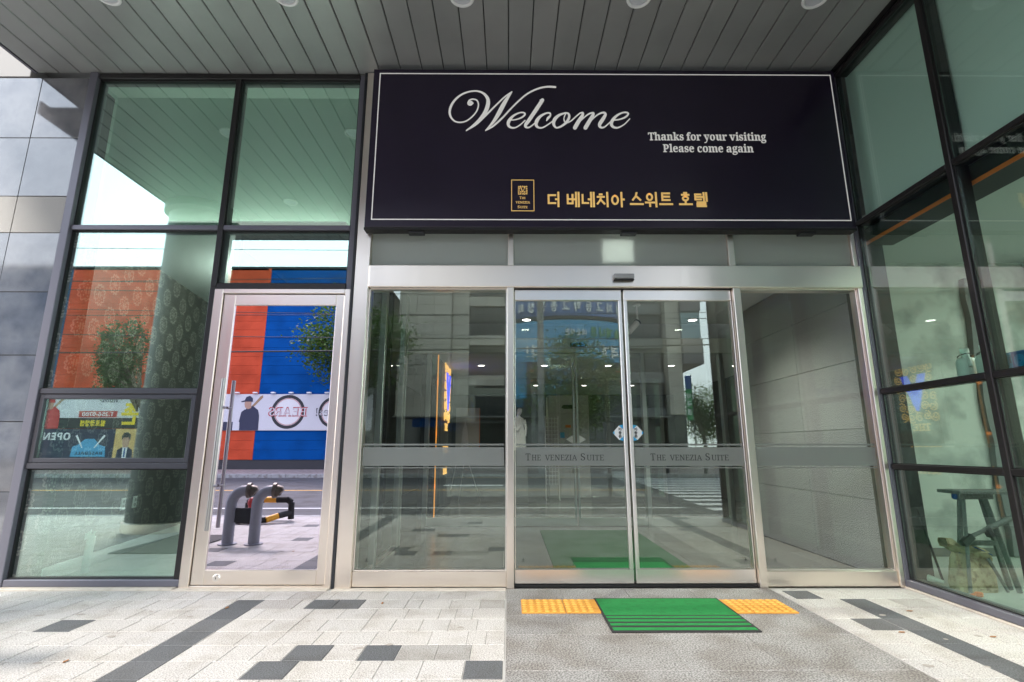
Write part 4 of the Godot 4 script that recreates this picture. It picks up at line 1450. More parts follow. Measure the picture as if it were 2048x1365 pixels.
func vestibule():
	var b := B.new()
	b.ab(-2.5, 4.7, -0.15, 0.002, -10.2, -0.101)
	var fl := struct("lobby_floor", "polished grey tile floor of the hotel vestibule and lobby", b, M.grout)
	for i in 12:
		for j in 17:
			var t := B.new()
			var x0 := -2.45 + 0.6 * i
			var z1 := -0.105 - 0.6 * j
			t.ab(x0 + 0.002, x0 + 0.598, -0.02, 0.010, z1 - 0.598, z1, 0.001)
			put(fl, "floor_tile", t, M.floor_tile[(i * 5 + j * 7) % 3])
	var c := B.new()
	c.ab(-2.5, 3.3, 2.90, 3.0, -3.05, -0.16)
	struct("vestibule_ceiling", "white ceiling of the vestibule between the two door screens", c, M.ceil)
	c = B.new()
	c.ab(-2.5, 4.7, 2.56, 3.0, -10.2, -3.20)
	struct("lobby_ceiling", "low white ceiling of the lobby beyond the inner doors", c, M.ceil)
	c = B.new()
	c.ab(-2.6, 4.8, 0.0, 3.1, -10.3, -10.2)
	c.ab(-2.6, -2.5, 0.0, 3.1, -10.199, -1.61)
	c.ab(4.7, 4.8, 0.0, 3.1, -10.199, -2.5)
	c.ab(3.31, 4.699, 0.0, 3.1, -2.6, -2.5)
	struct("lobby_wall", "dark walls at the sides and back of the lobby", c, M.wall_mid)
	# granite side wall
	var g := thing("granite_wall", "speckled grey granite wall at the right inside the vestibule", "wall")
	slab(g, "backing", M.black, 3.205, 3.255, 0.0, 3.0, -2.50, -0.13)
	var ys := [0.011, 0.64, 1.255, 1.875, 2.43, 2.899]
	var zs := [-0.235, -1.20, -2.40]
	for i in 5:
		for j in 2:
			var p := B.new()
			p.ab(3.180, 3.204, ys[i] + 0.002, ys[i + 1] - 0.002, zs[j + 1] + 0.002, zs[j] - 0.002, 0.002)
			put(g, "granite_panel", p, M.granite[(i * 2 + j) % 3])
	slab(g, "end_strip", M.bronze, 3.175, 3.204, 0.011, 2.899, -0.233, -0.13, 0.002)
	# runner and inner mat
	var r := B.new()
	r.ab(0.41, 1.665, 0.0105, 0.018, -2.74, -0.14, 0.003)
	tag(put(self, "carpet_runner", r, M.carpet), "dark green carpet runner inside the sliding doors", "carpet")
	r = B.new()
	r.ab(0.60, 1.47, 0.0185, 0.026, -0.78, -0.54, 0.003)
	tag(put(self, "entrance_mat", r, M.green_in), "narrow bright green mat lying on the green carpet runner", "mat")
	# left glass partition
	var pt := thing("glass_partition", "frameless glass partition along the left side of the vestibule", "partition")
	slab(pt, "pane", M.glass_inner, -1.262, -1.250, 0.05, 2.899, -1.50, -0.16)
	slab(pt, "floor_channel", M.steel, -1.275, -1.237, 0.011, 0.049, -1.50, -0.16, 0.003)
	for z in [-1.57, -0.62]:
		slab(pt, "post", M.steel_green, -1.285, -1.225, 0.011, 2.899, z - 0.035, z + 0.035, 0.004)
	slab(pt, "post", M.steel_green, -1.285, -1.225, 0.011, 2.899, -1.72, -1.66, 0.004)
	# inner doors
	var o := thing("inner_doors", "second pair of sliding glass doors at the back of the vestibule", "door")
	slab(o, "header", M.header_in, -2.49, 4.69, 2.455, 2.675, -3.17, -3.03, 0.004)
	slab(o, "transom_pane", M.glass_inner, -2.49, 3.30, 2.676, 2.899, -3.12, -3.11)
	for x in [-1.18, 0.03, 1.965, 3.13]:
		slab(o, "post", M.steel_green, x - 0.03, x + 0.03, 0.011, 2.454, -3.15, -3.05, 0.003)
	for q in [[-1.149, -0.001], [1.996, 3.099]]:
		slab(o, "side_light", M.glass_inner, q[0], q[1], 0.13, 2.454, -3.105, -3.095)
		slab(o, "base_rail", M.steel_green, q[0], q[1], 0.011, 0.129, -3.12, -3.08, 0.003)
	for q in [[0.061, 0.955, 0.925], [0.975, 1.934, 0.975]]:
		var d := slab(o, "sliding_door", M.steel_green, q[0], q[1], 0.02, 0.129, -3.12, -3.08, 0.003)
		slab(d, "stile", M.steel_green, q[2], q[2] + 0.03, 0.1295, 2.40, -3.12, -3.08, 0.003)
		slab(d, "top_rail", M.steel_green, q[0], q[1], 2.4005, 2.45, -3.12, -3.08, 0.003)
		slab(d, "pane", M.glass_inner, q[0] if q[0] < 0.5 else q[0] + 0.031, q[1] - 0.031 if q[0] < 0.5 else q[1], 0.13, 2.40, -3.105, -3.095)
		var s := B.new()
		var sx: float = 0.92 if q[0] < 0.5 else 1.01
		var dr: float = -1.0 if q[0] < 0.5 else 1.0
		s.poly([Vector2(sx, 1.26), Vector2(sx, 1.14), Vector2(sx + dr * 0.10, 1.20)], -3.0945, -3.0935)
		put(d, "sticker", s, M.white_plastic)
	slab(o, "motion_sensor", M.black, 0.90, 1.14, 2.54, 2.60, -3.029, -2.985, 0.006)
	# added glowing panel in place of a blurred reflection in the frosted glass
	var lp := thing("added_glow_panel", "added glowing panel standing in for a bright reflection in the frosted glass above the doors", "added glow")
	slab(lp, "housing", M.white, 0.86, 1.16, 2.76, 2.99, -0.150, -0.105, 0.004)
	slab(lp, "glow_face", M.reflection_glow, 0.868, 1.152, 2.768, 2.982, -0.1045, -0.100, 0.002)
	# downlights
	var rb := B.new()
	rb.lathe([Vector2(0.058, 0.004), Vector2(0.060, -0.008), Vector2(0.072, -0.010), Vector2(0.078, 0.0)], Vector3(), 24)
	var ring := rb.mesh()
	var db := B.new()
	db.lathe([Vector2(0.0, -0.004), Vector2(0.058, -0.003)], Vector3(), 20)
	var disc := db.mesh()
	var spots := [[0.25, 2.899, -2.80, 0, "left downlight in the vestibule ceiling, just before the inner doors"], [2.66, 2.899, -2.80, 0, "right downlight in the vestibule ceiling, just before the inner doors"], [2.0, 2.899, -1.15, 1, "added unseen downlight in the vestibule ceiling that brightens the granite wall"],  # the middle vestibule downlight is added, unseen, to brighten the granite
		[-2.2, 2.559, -4.9, 0, "lobby downlight left of the lit feature wall"], [-0.51, 2.559, -4.88, 1, "lobby downlight right of the blue and gold emblem"], [0.65, 2.559, -4.88, 1, "lobby downlight above the left inner door leaf"], [1.82, 2.559, -4.88, 1, "lobby downlight above the right inner door leaf"],
		[2.98, 2.559, -4.88, 1, "lobby downlight left of the right entrance post"], [4.16, 2.559, -4.88, 0, "lobby downlight seen beside the granite wall"], [2.35, 2.559, -3.63, 0, "lobby downlight nearest the inner doors"], [0.65, 2.559, -7.96, 1, "rear lobby downlight, left of its row"],
		[1.82, 2.559, -7.96, 0, "rear lobby downlight, middle of its row"], [2.98, 2.559, -7.96, 1, "rear lobby downlight, right of its row"]]
	for s in spots:
		var d := thing("downlight", s[4], "downlight", Vector3(s[0], s[1], s[2]), "lit downlights inside the hotel")
		putm(d, "trim_ring", ring, M.white)
		putm(d, "lamp_disc", disc, M.lamp)
		if s[3]:
			var l := SpotLight3D.new()
			l.name = "downlight_lamp"
			l.light_color = Color(0.97, 1.0, 0.93)
			l.light_energy = (R_VEST if s[1] > 2.7 else R_LOBBY) * 6.0
			l.light_size = 0.05
			l.spot_range = 8.0
			l.spot_attenuation = 2.0
			l.spot_angle = 65.0
			l.shadow_enabled = true
			d.add_child(l)
			l.position = Vector3(0, -0.02, 0)
			l.rotation = Vector3(-PI / 2, 0, 0)
	# feature wall, its light strip and the lit emblem on its side
	var fw := B.new()
	fw.ab(-1.40, -1.16, 0.011, 2.559, -6.2, -3.78, 0.003)
	struct("feature_wall", "dark wall end that carries the lit emblem in the lobby", fw, M.wall_dark)
	var ls := thing("light_strip", "thin orange light strip on the edge of the dark lobby wall", "light strip")
	slab(ls, "channel", M.dark_metal, -1.158, -1.115, 0.011, 2.558, -3.775, -3.740, 0.002)
	slab(ls, "glowing_strip", M.orange_led, -1.146, -1.127, 0.02, 2.55, -3.7395, -3.732, 0.002)
	for y in [0.5, 1.3, 2.1]:
		var l := OmniLight3D.new()
		l.name = "strip_lamp"
		l.light_color = Color(1.0, 0.55, 0.2)
		l.light_energy = 0.0004
		l.light_size = 0.03
		l.omni_range = 6.0
		l.omni_attenuation = 2.0
		l.shadow_enabled = true
		ls.add_child(l)
		l.position = Vector3(-1.136, y, -3.70)
	var em := thing("lit_emblem", "glowing gold scroll emblem with a blue V and lettering on the lobby wall", "sign", Vector3(-1.155, 0, -5.0), "", PI / 2)
	var sc := B.new()
	for i in 5:
		for j in 6:
			spiral(sc, Vector2(-0.36 + 0.18 * i + 0.02 * sin(j * 2.1), 1.63 + 0.175 * j + 0.02 * sin(i * 1.7)), 0.092, 1.3 * i + 2.1 * j, 1.0 if (i * 3 + j) % 2 else -1.0, 0.015, 0.02, 0.032 + 0.0003 * ((i * 7 + j * 3) % 11), 18)
	put(em, "scrollwork_light", sc, M.gold_led)
	var vb := B.new()
	vb.poly([Vector2(-0.30, 2.40), Vector2(-0.12, 2.40), Vector2(0.0, 2.10), Vector2(0.13, 2.40), Vector2(0.30, 2.40), Vector2(0.02, 1.74), Vector2(-0.03, 1.74)], 0.036, 0.05)
	put(em, "letter_light", vb, M.blue_led)
	var tx := B.new()
	words(tx, [["THE", 0.13]], Vector3(0, 1.38, 0.01), 0.40, true, true, true, 0.012)
	words(tx, [["VENEZIA", 0.12]], Vector3(0, 0.99, 0.01), 0.72, true, true, true, 0.012)
	words(tx, [["SUITE", 0.12]], Vector3(0, 0.62, 0.01), 0.50, true, true, true, 0.012)
	put(em, "lettering_light", tx, M.gold_led)

	# lobby things
	var cb := thing("metal_cabinet", "tall grey metal cabinet with a vent slot at the back of the lobby", "cabinet", Vector3(1.32, 0.0105, -7.3))
	slab(cb, "carcass", M.cab, -0.45, 0.45, 0.0, 2.22, -0.3, 0.28, 0.008)
	slab(cb, "door", M.cab2, -0.44, -0.003, 0.06, 1.80, 0.281, 0.30, 0.004)
	slab(cb, "door", M.cab2, 0.003, 0.44, 0.06, 1.80, 0.281, 0.30, 0.004)
	slab(cb, "head_panel", M.cab2, -0.44, 0.44, 1.815, 2.20, 0.281, 0.30, 0.004)
	var vt := B.new()
	vt.poly([Vector2(-0.16, 1.94), Vector2(-0.10, 1.91), Vector2(0.10, 1.91), Vector2(0.16, 1.94), Vector2(0.12, 2.0), Vector2(-0.12, 2.0)], 0.300, 0.304)
	put(cb, "vent_slot", vt, M.black)
	slab(cb, "notice", M.sticker_blue, -0.20, -0.10, 1.28, 1.40, 0.3005, 0.303)
	slab(cb, "notice", M.orange_tape, -0.08, 0.04, 1.50, 1.56, 0.3005, 0.303)
	var rk := thing("wire_rack", "white wire grid display rack standing before the metal cabinet", "rack", Vector3(0.92, 0.0105, -6.75))
	var gb := B.new()
	for i in 5:
		gb.tube([Vector3(-0.13 + 0.065 * i, 0.3, 0), Vector3(-0.13 + 0.065 * i, 1.72, 0)], 0.006, 6)
	for j in 17:
		gb.tube([Vector3(-0.14, 0.32 + 0.085 * j, 0.008), Vector3(0.14, 0.32 + 0.085 * j, 0.008)], 0.006, 6)
	put(rk, "wire_grid", gb, M.white_plastic)
	for x in [-0.14, 0.14]:
		var q := B.new()
		q.tube([Vector3(x, 0, 0.14), Vector3(x, 0.03, 0.0), Vector3(x, 1.74, -0.01)], 0.010, 8)
		put(rk, "leg", q, M.white_plastic)
	statue("draped_statue", "white draped standing statue on a pedestal, seen beside the left door post", Vector3(0.20, 0.0105, -6.0), 0.3)
	var bd := thing("display_board", "pale printed display board on thin crossed legs left of the inner doors", "display board", Vector3(-0.88, 0.0105, -6.6))
	slab(bd, "board", M.board, -0.25, 0.25, 0.72, 1.90, -0.012, 0.0, 0.002)
	slab(bd, "orange_edge", M.orange_tape, 0.251, 0.262, 0.72, 1.90, -0.012, 0.001, 0.001)
	var pr := B.new()
	pr.poly([Vector2(-0.12, 0.75), Vector2(0.05, 0.75), Vector2(0.03, 1.1), Vector2(0.0, 1.45), Vector2(-0.05, 1.62), Vector2(-0.10, 1.45), Vector2(-0.13, 1.1)], 0.0002, 0.001)
	put(bd, "printed_figure", pr, M.white)
	for q in [[-0.2, -0.38], [0.0, 0.30], [-0.05, -0.15]]:
		var lg := B.new()
		lg.tube([Vector3(q[0], 0.85, -0.03), Vector3(q[1], 0.005, 0.08 if q[1] > -0.2 else -0.1)], 0.007, 8)
		put(bd, "leg", lg, M.steel_bright)
	var cc := thing("security_camera", "white bullet security camera hanging above the right sliding door inside", "camera", Vector3(1.62, 2.62, -2.0))
	var k := B.new()
	k.tube([Vector3(0.03, 0.28, 0), Vector3(0.03, 0.03, 0)], 0.014, 10)
	k.lathe([Vector2(0.05, 0.28), Vector2(0.05, 0.262), Vector2(0.016, 0.255)], Vector3(0.03, 0, 0), 16)
	put(cc, "bracket", k, M.white_plastic)
	k = B.new()
	k.tube([Vector3(0.03, 0.04, 0), Vector3(-0.10, -0.10, 0.05)], [0.038, 0.038], 16)
	put(cc, "housing", k, M.white_plastic)
	k = B.new()
	k.tube([Vector3(0.042, 0.053, -0.003), Vector3(0.029, 0.039, 0.001)], 0.041, 16)
	put(cc, "lens_hood", k, M.black)

func statue(n: String, label: String, at: Vector3, turn: float):
	var o := thing(n, label, "statue", at, "", turn)
	slab(o, "pedestal", M.wall_mid, -0.14, 0.14, 0.0, 1.02, -0.14, 0.14, 0.012)
	var b := B.new()
	var rows := []
	var prof := [[0.13, 1.02], [0.135, 1.06], [0.115, 1.2], [0.11, 1.35], [0.088, 1.48], [0.105, 1.58], [0.11, 1.64], [0.05, 1.68], [0.034, 1.71], [0.05, 1.75], [0.055, 1.79], [0.045, 1.835], [0.015, 1.85]]
	for i in prof.size():
		var r := []
		for k in 25:
			var a := TAU * (k % 24) / 24.0
			var fold := 1.0 + (0.10 * sin(a * 7 + i * 0.8) if i < 5 else 0.0)
			var sway := 0.018 * sin(i * 0.7)
			r.append(Vector3(prof[i][0] * fold * cos(a) + sway, prof[i][1], prof[i][0] * fold * (0.72 if i < 8 else 1.0) * sin(a)))
		rows.append(r)
	for i in prof.size() - 1:
		for k in 24:
			b.quad(rows[i][k], rows[i][k + 1], rows[i + 1][k + 1], rows[i + 1][k], Vector3(rows[i][k].x, 0.02, rows[i][k].z))
	b.tube([Vector3(-0.10, 1.62, 0), Vector3(-0.14, 1.48, 0.03), Vector3(-0.06, 1.40, 0.09), Vector3(0.02, 1.50, 0.09)], [0.032, 0.028, 0.024, 0.018], 10)
	b.tube([Vector3(0.11, 1.62, 0), Vector3(0.145, 1.46, 0.0), Vector3(0.12, 1.30, 0.05)], [0.032, 0.027, 0.02], 10)
	put(o, "figure", b, M.white)

# ---------------------------------------------------------------- the street behind the camera, seen in the glass
func street():
	var b := B.new()
	b.ab(-220, 220, -0.9, -0.40, -20, 320)
	struct("ground", "plain ground stretching away beyond the street", b, M.concrete)
	b = B.new()
	b.ab(-120, 120, -0.35, -0.12, 4.42, 16.9)
	var rd := struct("road", "grey asphalt street with painted lines in front of the hotel", b, M.asphalt)
	b = B.new()
	var x := -16.0
	for i in 30:
		var kb := B.new()
		kb.ab(x + 0.004, x + 0.996, -0.3, 0.002, 4.255, 4.415, 0.015)
		put(rd, "kerb_stone", kb, M.kerb)
		x += 1.0
	x = -30.0
	for i in 45:
		var kb := B.new()
		kb.ab(x + 0.004, x + 0.996, -0.3, 0.03, 16.905, 17.07, 0.015)
		put(rd, "kerb_stone", kb, M.kerb)
		x += 1.0
	b = B.new()
	b.ab(-120, 4.0, -0.119, -0.116, 10.72, 10.87)
	put(rd, "yellow_line", b, M.road_yellow)
	b = B.new()
	b.ab(-120, 3.6, -0.119, -0.116, 6.35, 6.47)
	put(rd, "white_line", b, M.road_white)
	b = B.new()
	b.ab(-2.1, -0.2, -0.119, -0.1155, 12.4, 12.9)
	put(rd, "white_line", b, M.road_white)
	for i in 12:
		var s := B.new()
		s.ab(4.0 + 0.06 * i, 9.6, -0.119, -0.116, 5.95 + 0.9 * i, 6.40 + 0.9 * i)
		put(rd, "crossing_stripe", s, M.road_white)
	b = B.new()
	b.ab(-120, 120, -0.35, 0.0, 17.075, 60)
	struct("far_pavement", "brownish paved footway across the street", b, M.far_pave)

	sign_building()
	corner_building()

	# things on this side
	var col := thing("round_column", "grey round column carrying the soffit's outer left corner", "column", Vector3(-4.72, 0, 2.9))
	b = B.new()
	b.lathe([Vector2(0.43, 0.0), Vector2(0.43, 4.655)], Vector3(), 40)
	put(col, "shaft", b, M.col)
	b = B.new()
	b.lathe([Vector2(0.431, 0.0), Vector2(0.46, 0.0), Vector2(0.46, 0.12), Vector2(0.431, 0.13)], Vector3(), 40)
	put(col, "base_ring", b, M.steel)
	b = B.new()
	b.lathe([Vector2(0.431, 4.50), Vector2(0.50, 4.54), Vector2(0.50, 4.655)], Vector3(), 40)
	put(col, "collar", b, M.col)
	var sp := thing("standpipe", "grey fire standpipe with two bent inlets and bronze caps", "standpipe", Vector3(-3.08, 0, 1.84))
	for k in 2:
		var px: float = [-0.15, 0.15][k]
		b = B.new()
		var pts := [Vector3(px, 0, 0), Vector3(px, 0.42, 0)]
		for i in 9:
			var a := PI / 2 * i / 8.0
			pts.append(Vector3(px + 0.13 * (1 - cos(a)), 0.44 + 0.15 * sin(a), 0.02 * (1 - cos(a))))
		pts.append(Vector3(px + 0.17, 0.592, 0.025))
		b.tube(pts, 0.061, 20)
		var p := put(sp, "bent_pipe", b, M.pipe)
		b = B.new()
		b.tube([Vector3(px + 0.165, 0.592, 0.025), Vector3(px + 0.20, 0.592, 0.03)], 0.088, 24)
		put(p, "flange", b, M.bronze_cap)
		b = B.new()
		b.tube([Vector3(px + 0.20, 0.592, 0.03), Vector3(px + 0.25, 0.585, 0.035), Vector3(px + 0.26, 0.575, 0.035)], [0.065, 0.06, 0.035], 20)
		put(p, "cap", b, M.bronze_cap)
	for px in [-0.15, 0.15]:
		b = B.new()
		b.lathe([Vector2(0.056, 0.0), Vector2(0.10, 0.0), Vector2(0.10, 0.012), Vector2(0.062, 0.016), Vector2(0.056, 0.03)], Vector3(px, 0, 0), 20)
		put(sp, "base_plate", b, M.pipe)
	var fm := slab(self, "added_dark_sheet", M.rubber, -4.18, -3.45, 0.001, 0.012, 1.25, 2.42, 0.004)  # added sheet, darkens the paving mirrored in the lower left pane
	tag(fm, "added dark sheet beside the round column that darkens the paving mirrored in the lower left pane", "mat")
	slab(sp, "name_plate", M.dark_metal, -0.095, 0.095, 0.24, 0.40, -0.01, 0.01, 0.004)
	var gr := thing("guard_rail", "low black and yellow striped tube guard at the pavement's edge", "guard rail", Vector3(-3.6, 0, 3.62))
	var path := [Vector3(-0.35, 0.03, 0.1), Vector3(-0.35, 0.27, 0.1), Vector3(-0.30, 0.31, 0.1), Vector3(-0.1, 0.31, 0.1), Vector3(0.08, 0.31, 0.1), Vector3(0.24, 0.31, 0.1), Vector3(0.30, 0.27, 0.1), Vector3(0.31, 0.03, 0.1)]
	for i in path.size() - 1:
		b = B.new()
		b.tube([path[i], path[i + 1]], 0.045, 14)
		put(gr, "striped_tube", b, M.hazard if i in [3] else M.rubber)
	path = [Vector3(-0.35, 0.05, 0.1), Vector3(-0.38, 0.05, -0.2), Vector3(-0.1, 0.05, -0.25), Vector3(0.08, 0.06, -0.22), Vector3(0.2, 0.10, -0.1), Vector3(0.30, 0.12, 0.08)]
	for i in path.size() - 1:
		b = B.new()
		b.tube([path[i], path[i + 1]], 0.043, 14)
		put(gr, "striped_tube", b, M.hazard if i in [3] else M.rubber)
	b = B.new()
	b.lathe([Vector2(0.0, 0.36), Vector2(0.035, 0.35), Vector2(0.055, 0.31), Vector2(0.055, 0.26), Vector2(0.045, 0.25), Vector2(0.045, 0.12), Vector2(0.06, 0.11), Vector2(0.06, 0.06), Vector2(0.09, 0.05), Vector2(0.09, 0.0)], Vector3(-3.82, 0, 3.55), 20)
	tag(put(self, "hydrant", b, M.red_paint), "small red hydrant behind the striped guard rail", "hydrant")
	for k in 2:
		b = B.new()
		b.lathe([Vector2(0.0, 0.95), Vector2(0.06, 0.93), Vector2(0.075, 0.88), Vector2(0.075, 0.0)], Vector3([6.6, 8.2][k], 0, 17.4), 16)
		tag(put(self, "bollard", b, M.dark_metal), ["dark bollard at the far kerb, left of the crossing's end", "dark bollard at the far kerb behind the crossing"][k], "bollard", "bollards at the far kerb")
	# poles, cables
	var up := thing("utility_pole", "grey concrete utility pole before the curved building", "pole", Vector3(1.38, 0, 17.5))
	b = B.new()
	b.tube([Vector3(0, 0, 0), Vector3(0, 13, 0)], [0.17, 0.11], 16)
	put(up, "shaft", b, M.concrete)
	for y in [7.9, 10.5]:
		slab(up, "cross_arm", M.dark_metal, -0.9, 0.9, y, y + 0.09, -0.16, -0.07, 0.004)
		for s in [-1.0, 1.0]:
			b = B.new()
			b.tube([Vector3(0.45 * s, y, -0.14), Vector3(0.08 * s, y - 0.9, -0.14)], 0.02, 6)
			put(up, "brace", b, M.dark_metal)
	var hs := [[4.85, 4.45], [5.3, 5.6], [6.9, 6.6], [6.6, 7.6], [4.0, 4.7], [8.5, 8.3], [6.2, 5.4], [7.4, 7.1]]
	var names := ["lowest", "second lowest", "sagging", "crossing", "thick", "topmost", "slanting", "upper"]
	for i in 8:
		var pts := []
		for k in 25:
			var u := k / 24.0
			pts.append(Vector3(lerpf(-34, 22, u), lerpf(hs[i][0], hs[i][1], u) + 0.8 - 3.0 * u * (1 - u) * [0.5, 0.3, 0.8, 0.3, 0.5, 0.2, 0.3, 0.4][i], 14.2 + 0.25 * i))
		b = B.new()
		b.tube(pts, [0.016, 0.013, 0.014, 0.013, 0.028, 0.013, 0.013, 0.014][i], 6)
		tag(put(self, "overhead_cable", b, M.black), "%s of the black overhead cables along the street" % names[i], "cable", "overhead cables")
	# trees
	tree("street_tree", "small leafy tree before the orange and blue wall", Vector3(-16.5, 0, 19.4), Vector3(-18.25, 5.3, 19.4), Vector3(1.0, 1.85, 1.1), 5600, 11)
	tree("street_tree", "broad leafy tree at the end of the blue wall", Vector3(-6.7, 0, 19.2), Vector3(-7.2, 5.7, 19.2), Vector3(2.7, 2.3, 2.0), 11000, 12)
	tree("street_tree", "rounded bright tree before the curved glass building", Vector3(2.9, 0, 18.6), Vector3(2.95, 3.9, 18.6), Vector3(2.15, 2.5, 1.9), 11000, 13)
	tree("street_tree", "slender tree beyond the green banner", Vector3(11.9, 0, 27), Vector3(11.7, 2.9, 27), Vector3(1.2, 1.8, 1.2), 3200, 14)
	tree("street_tree", "drooping tree at the right end of the crossing", Vector3(11.7, 0, 19.5), Vector3(11.3, 4.7, 19.5), Vector3(1.15, 2.0, 1.2), 2600, 15)
	tree("street_tree", "wide low tree at the far end of the side street", Vector3(17.0, 0, 36), Vector3(17.0, 3.3, 36), Vector3(3.8, 2.6, 2.4), 8000, 16)
	# banner on the side street and a small yellow board
	var gb := thing("vertical_banner", "tall green and blue vertical banner by the side street", "banner", Vector3(9.72, 0, 23.1), "", PI)
	slab(gb, "banner_cloth", M.green_sign, -0.16, 0.16, 2.5, 4.9, -0.02, 0.0, 0.002)
	slab(gb, "blue_top", M.blue_wall, -0.155, 0.155, 4.2, 4.895, 0.0005, 0.004)
	b = B.new()
	for i in 3:
		hangul(b, "약국점"[i], -0.12, 3.65 - i * 0.42, 0.24, 0.28, 0.045, 0.0005)
	put(gb, "lettering", b, M.white)
	slab(gb, "pole", M.dark_metal, -0.20, -0.165, 0.0, 4.95, -0.03, 0.0, 0.004)
	var yb := thing("yellow_board", "yellow roadside board at the far end of the crossing", "sign", Vector3(10.7, 0, 20.3), "", PI)
	slab(yb, "board", M.yellow_sign, -0.65, 0.65, 0.9, 1.5, -0.03, 0.0, 0.004)
	b = B.new()
	hangul(b, "공사중", -0.5, 1.02, 0.28, 0.34, 0.05, 0.0005)
	put(yb, "lettering", b, M.red_paint)
	slab(yb, "leg", M.dark_metal, -0.5, -0.45, 0.0, 0.899, -0.04, -0.01)
	slab(yb, "leg", M.dark_metal, 0.45, 0.5, 0.0, 0.899, -0.04, -0.01)

func tree(n: String, label: String, foot: Vector3, c: Vector3, r: Vector3, count: int, sd: int):
	var g := RandomNumberGenerator.new()
	g.seed = sd
	var o := thing(n, label, "tree", foot, "street trees")
	var b := B.new()
	var top := c - foot
	b.tube([Vector3(), Vector3(0.05, top.y * 0.3, 0.02), Vector3(top.x * 0.4, top.y * 0.62, 0), top], [0.15, 0.115, 0.085, 0.03], 10)
	var tips := []
	for i in 16:
		var d := Vector3(g.randfn(), g.randfn() * 0.8, g.randfn()).normalized()
		var t := top + Vector3(d.x * r.x, d.y * r.y, d.z * r.z) * g.randf_range(0.45, 0.86)
		tips.append(t)
		var s := Vector3(top.x * 0.4, top.y * g.randf_range(0.5, 0.75), 0)
		b.tube([s, s.lerp(t, 0.5) + Vector3(0, 0.12, 0), t], [0.05, 0.032, 0.012], 6)
	put(o, "trunk", b, M.bark)
	var lb := B.new()
	lb.tri(Vector3(-0.5, 0, 0), Vector3(0, 0.06, -0.32), Vector3(0.5, 0, 0), Vector3.UP)
	lb.tri(Vector3(-0.5, 0, 0), Vector3(0.5, 0, 0), Vector3(0, 0.06, 0.32), Vector3.UP)
	var mm := MultiMesh.new()
	mm.transform_format = MultiMesh.TRANSFORM_3D
	mm.use_colors = true
	mm.mesh = lb.mesh()
	mm.instance_count = count
	for i in count:
		var p: Vector3
		if g.randf() < 0.72:
			var t: Vector3 = tips[g.randi() % tips.size()]
			p = t + Vector3(g.randfn() * r.x, g.randfn() * r.y, g.randfn() * r.z) * 0.19
		else:
			var d := Vector3(g.randfn(), g.randfn(), g.randfn()).normalized() * pow(g.randf(), 0.4)
			p = top + d * r * 0.95
		var s := g.randf_range(0.10, 0.20)
		var bs := Basis.from_euler(Vector3(g.randf_range(-0.9, 0.9), g.randf() * TAU, g.randf_range(-0.9, 0.9))).scaled(Vector3.ONE * s)
		mm.set_instance_transform(i, Transform3D(bs, p))
		var k := g.randf_range(0.75, 1.3)
		mm.set_instance_color(i, Color(k, k * g.randf_range(0.92, 1.08), k * 0.9))
	var mi := MultiMeshInstance3D.new()
	mi.multimesh = mm
	mi.material_override = M.leaf[sd % 3]
	mi.name = "crown"
	mi.set_meta("kind", "stuff")
	o.add_child(mi)

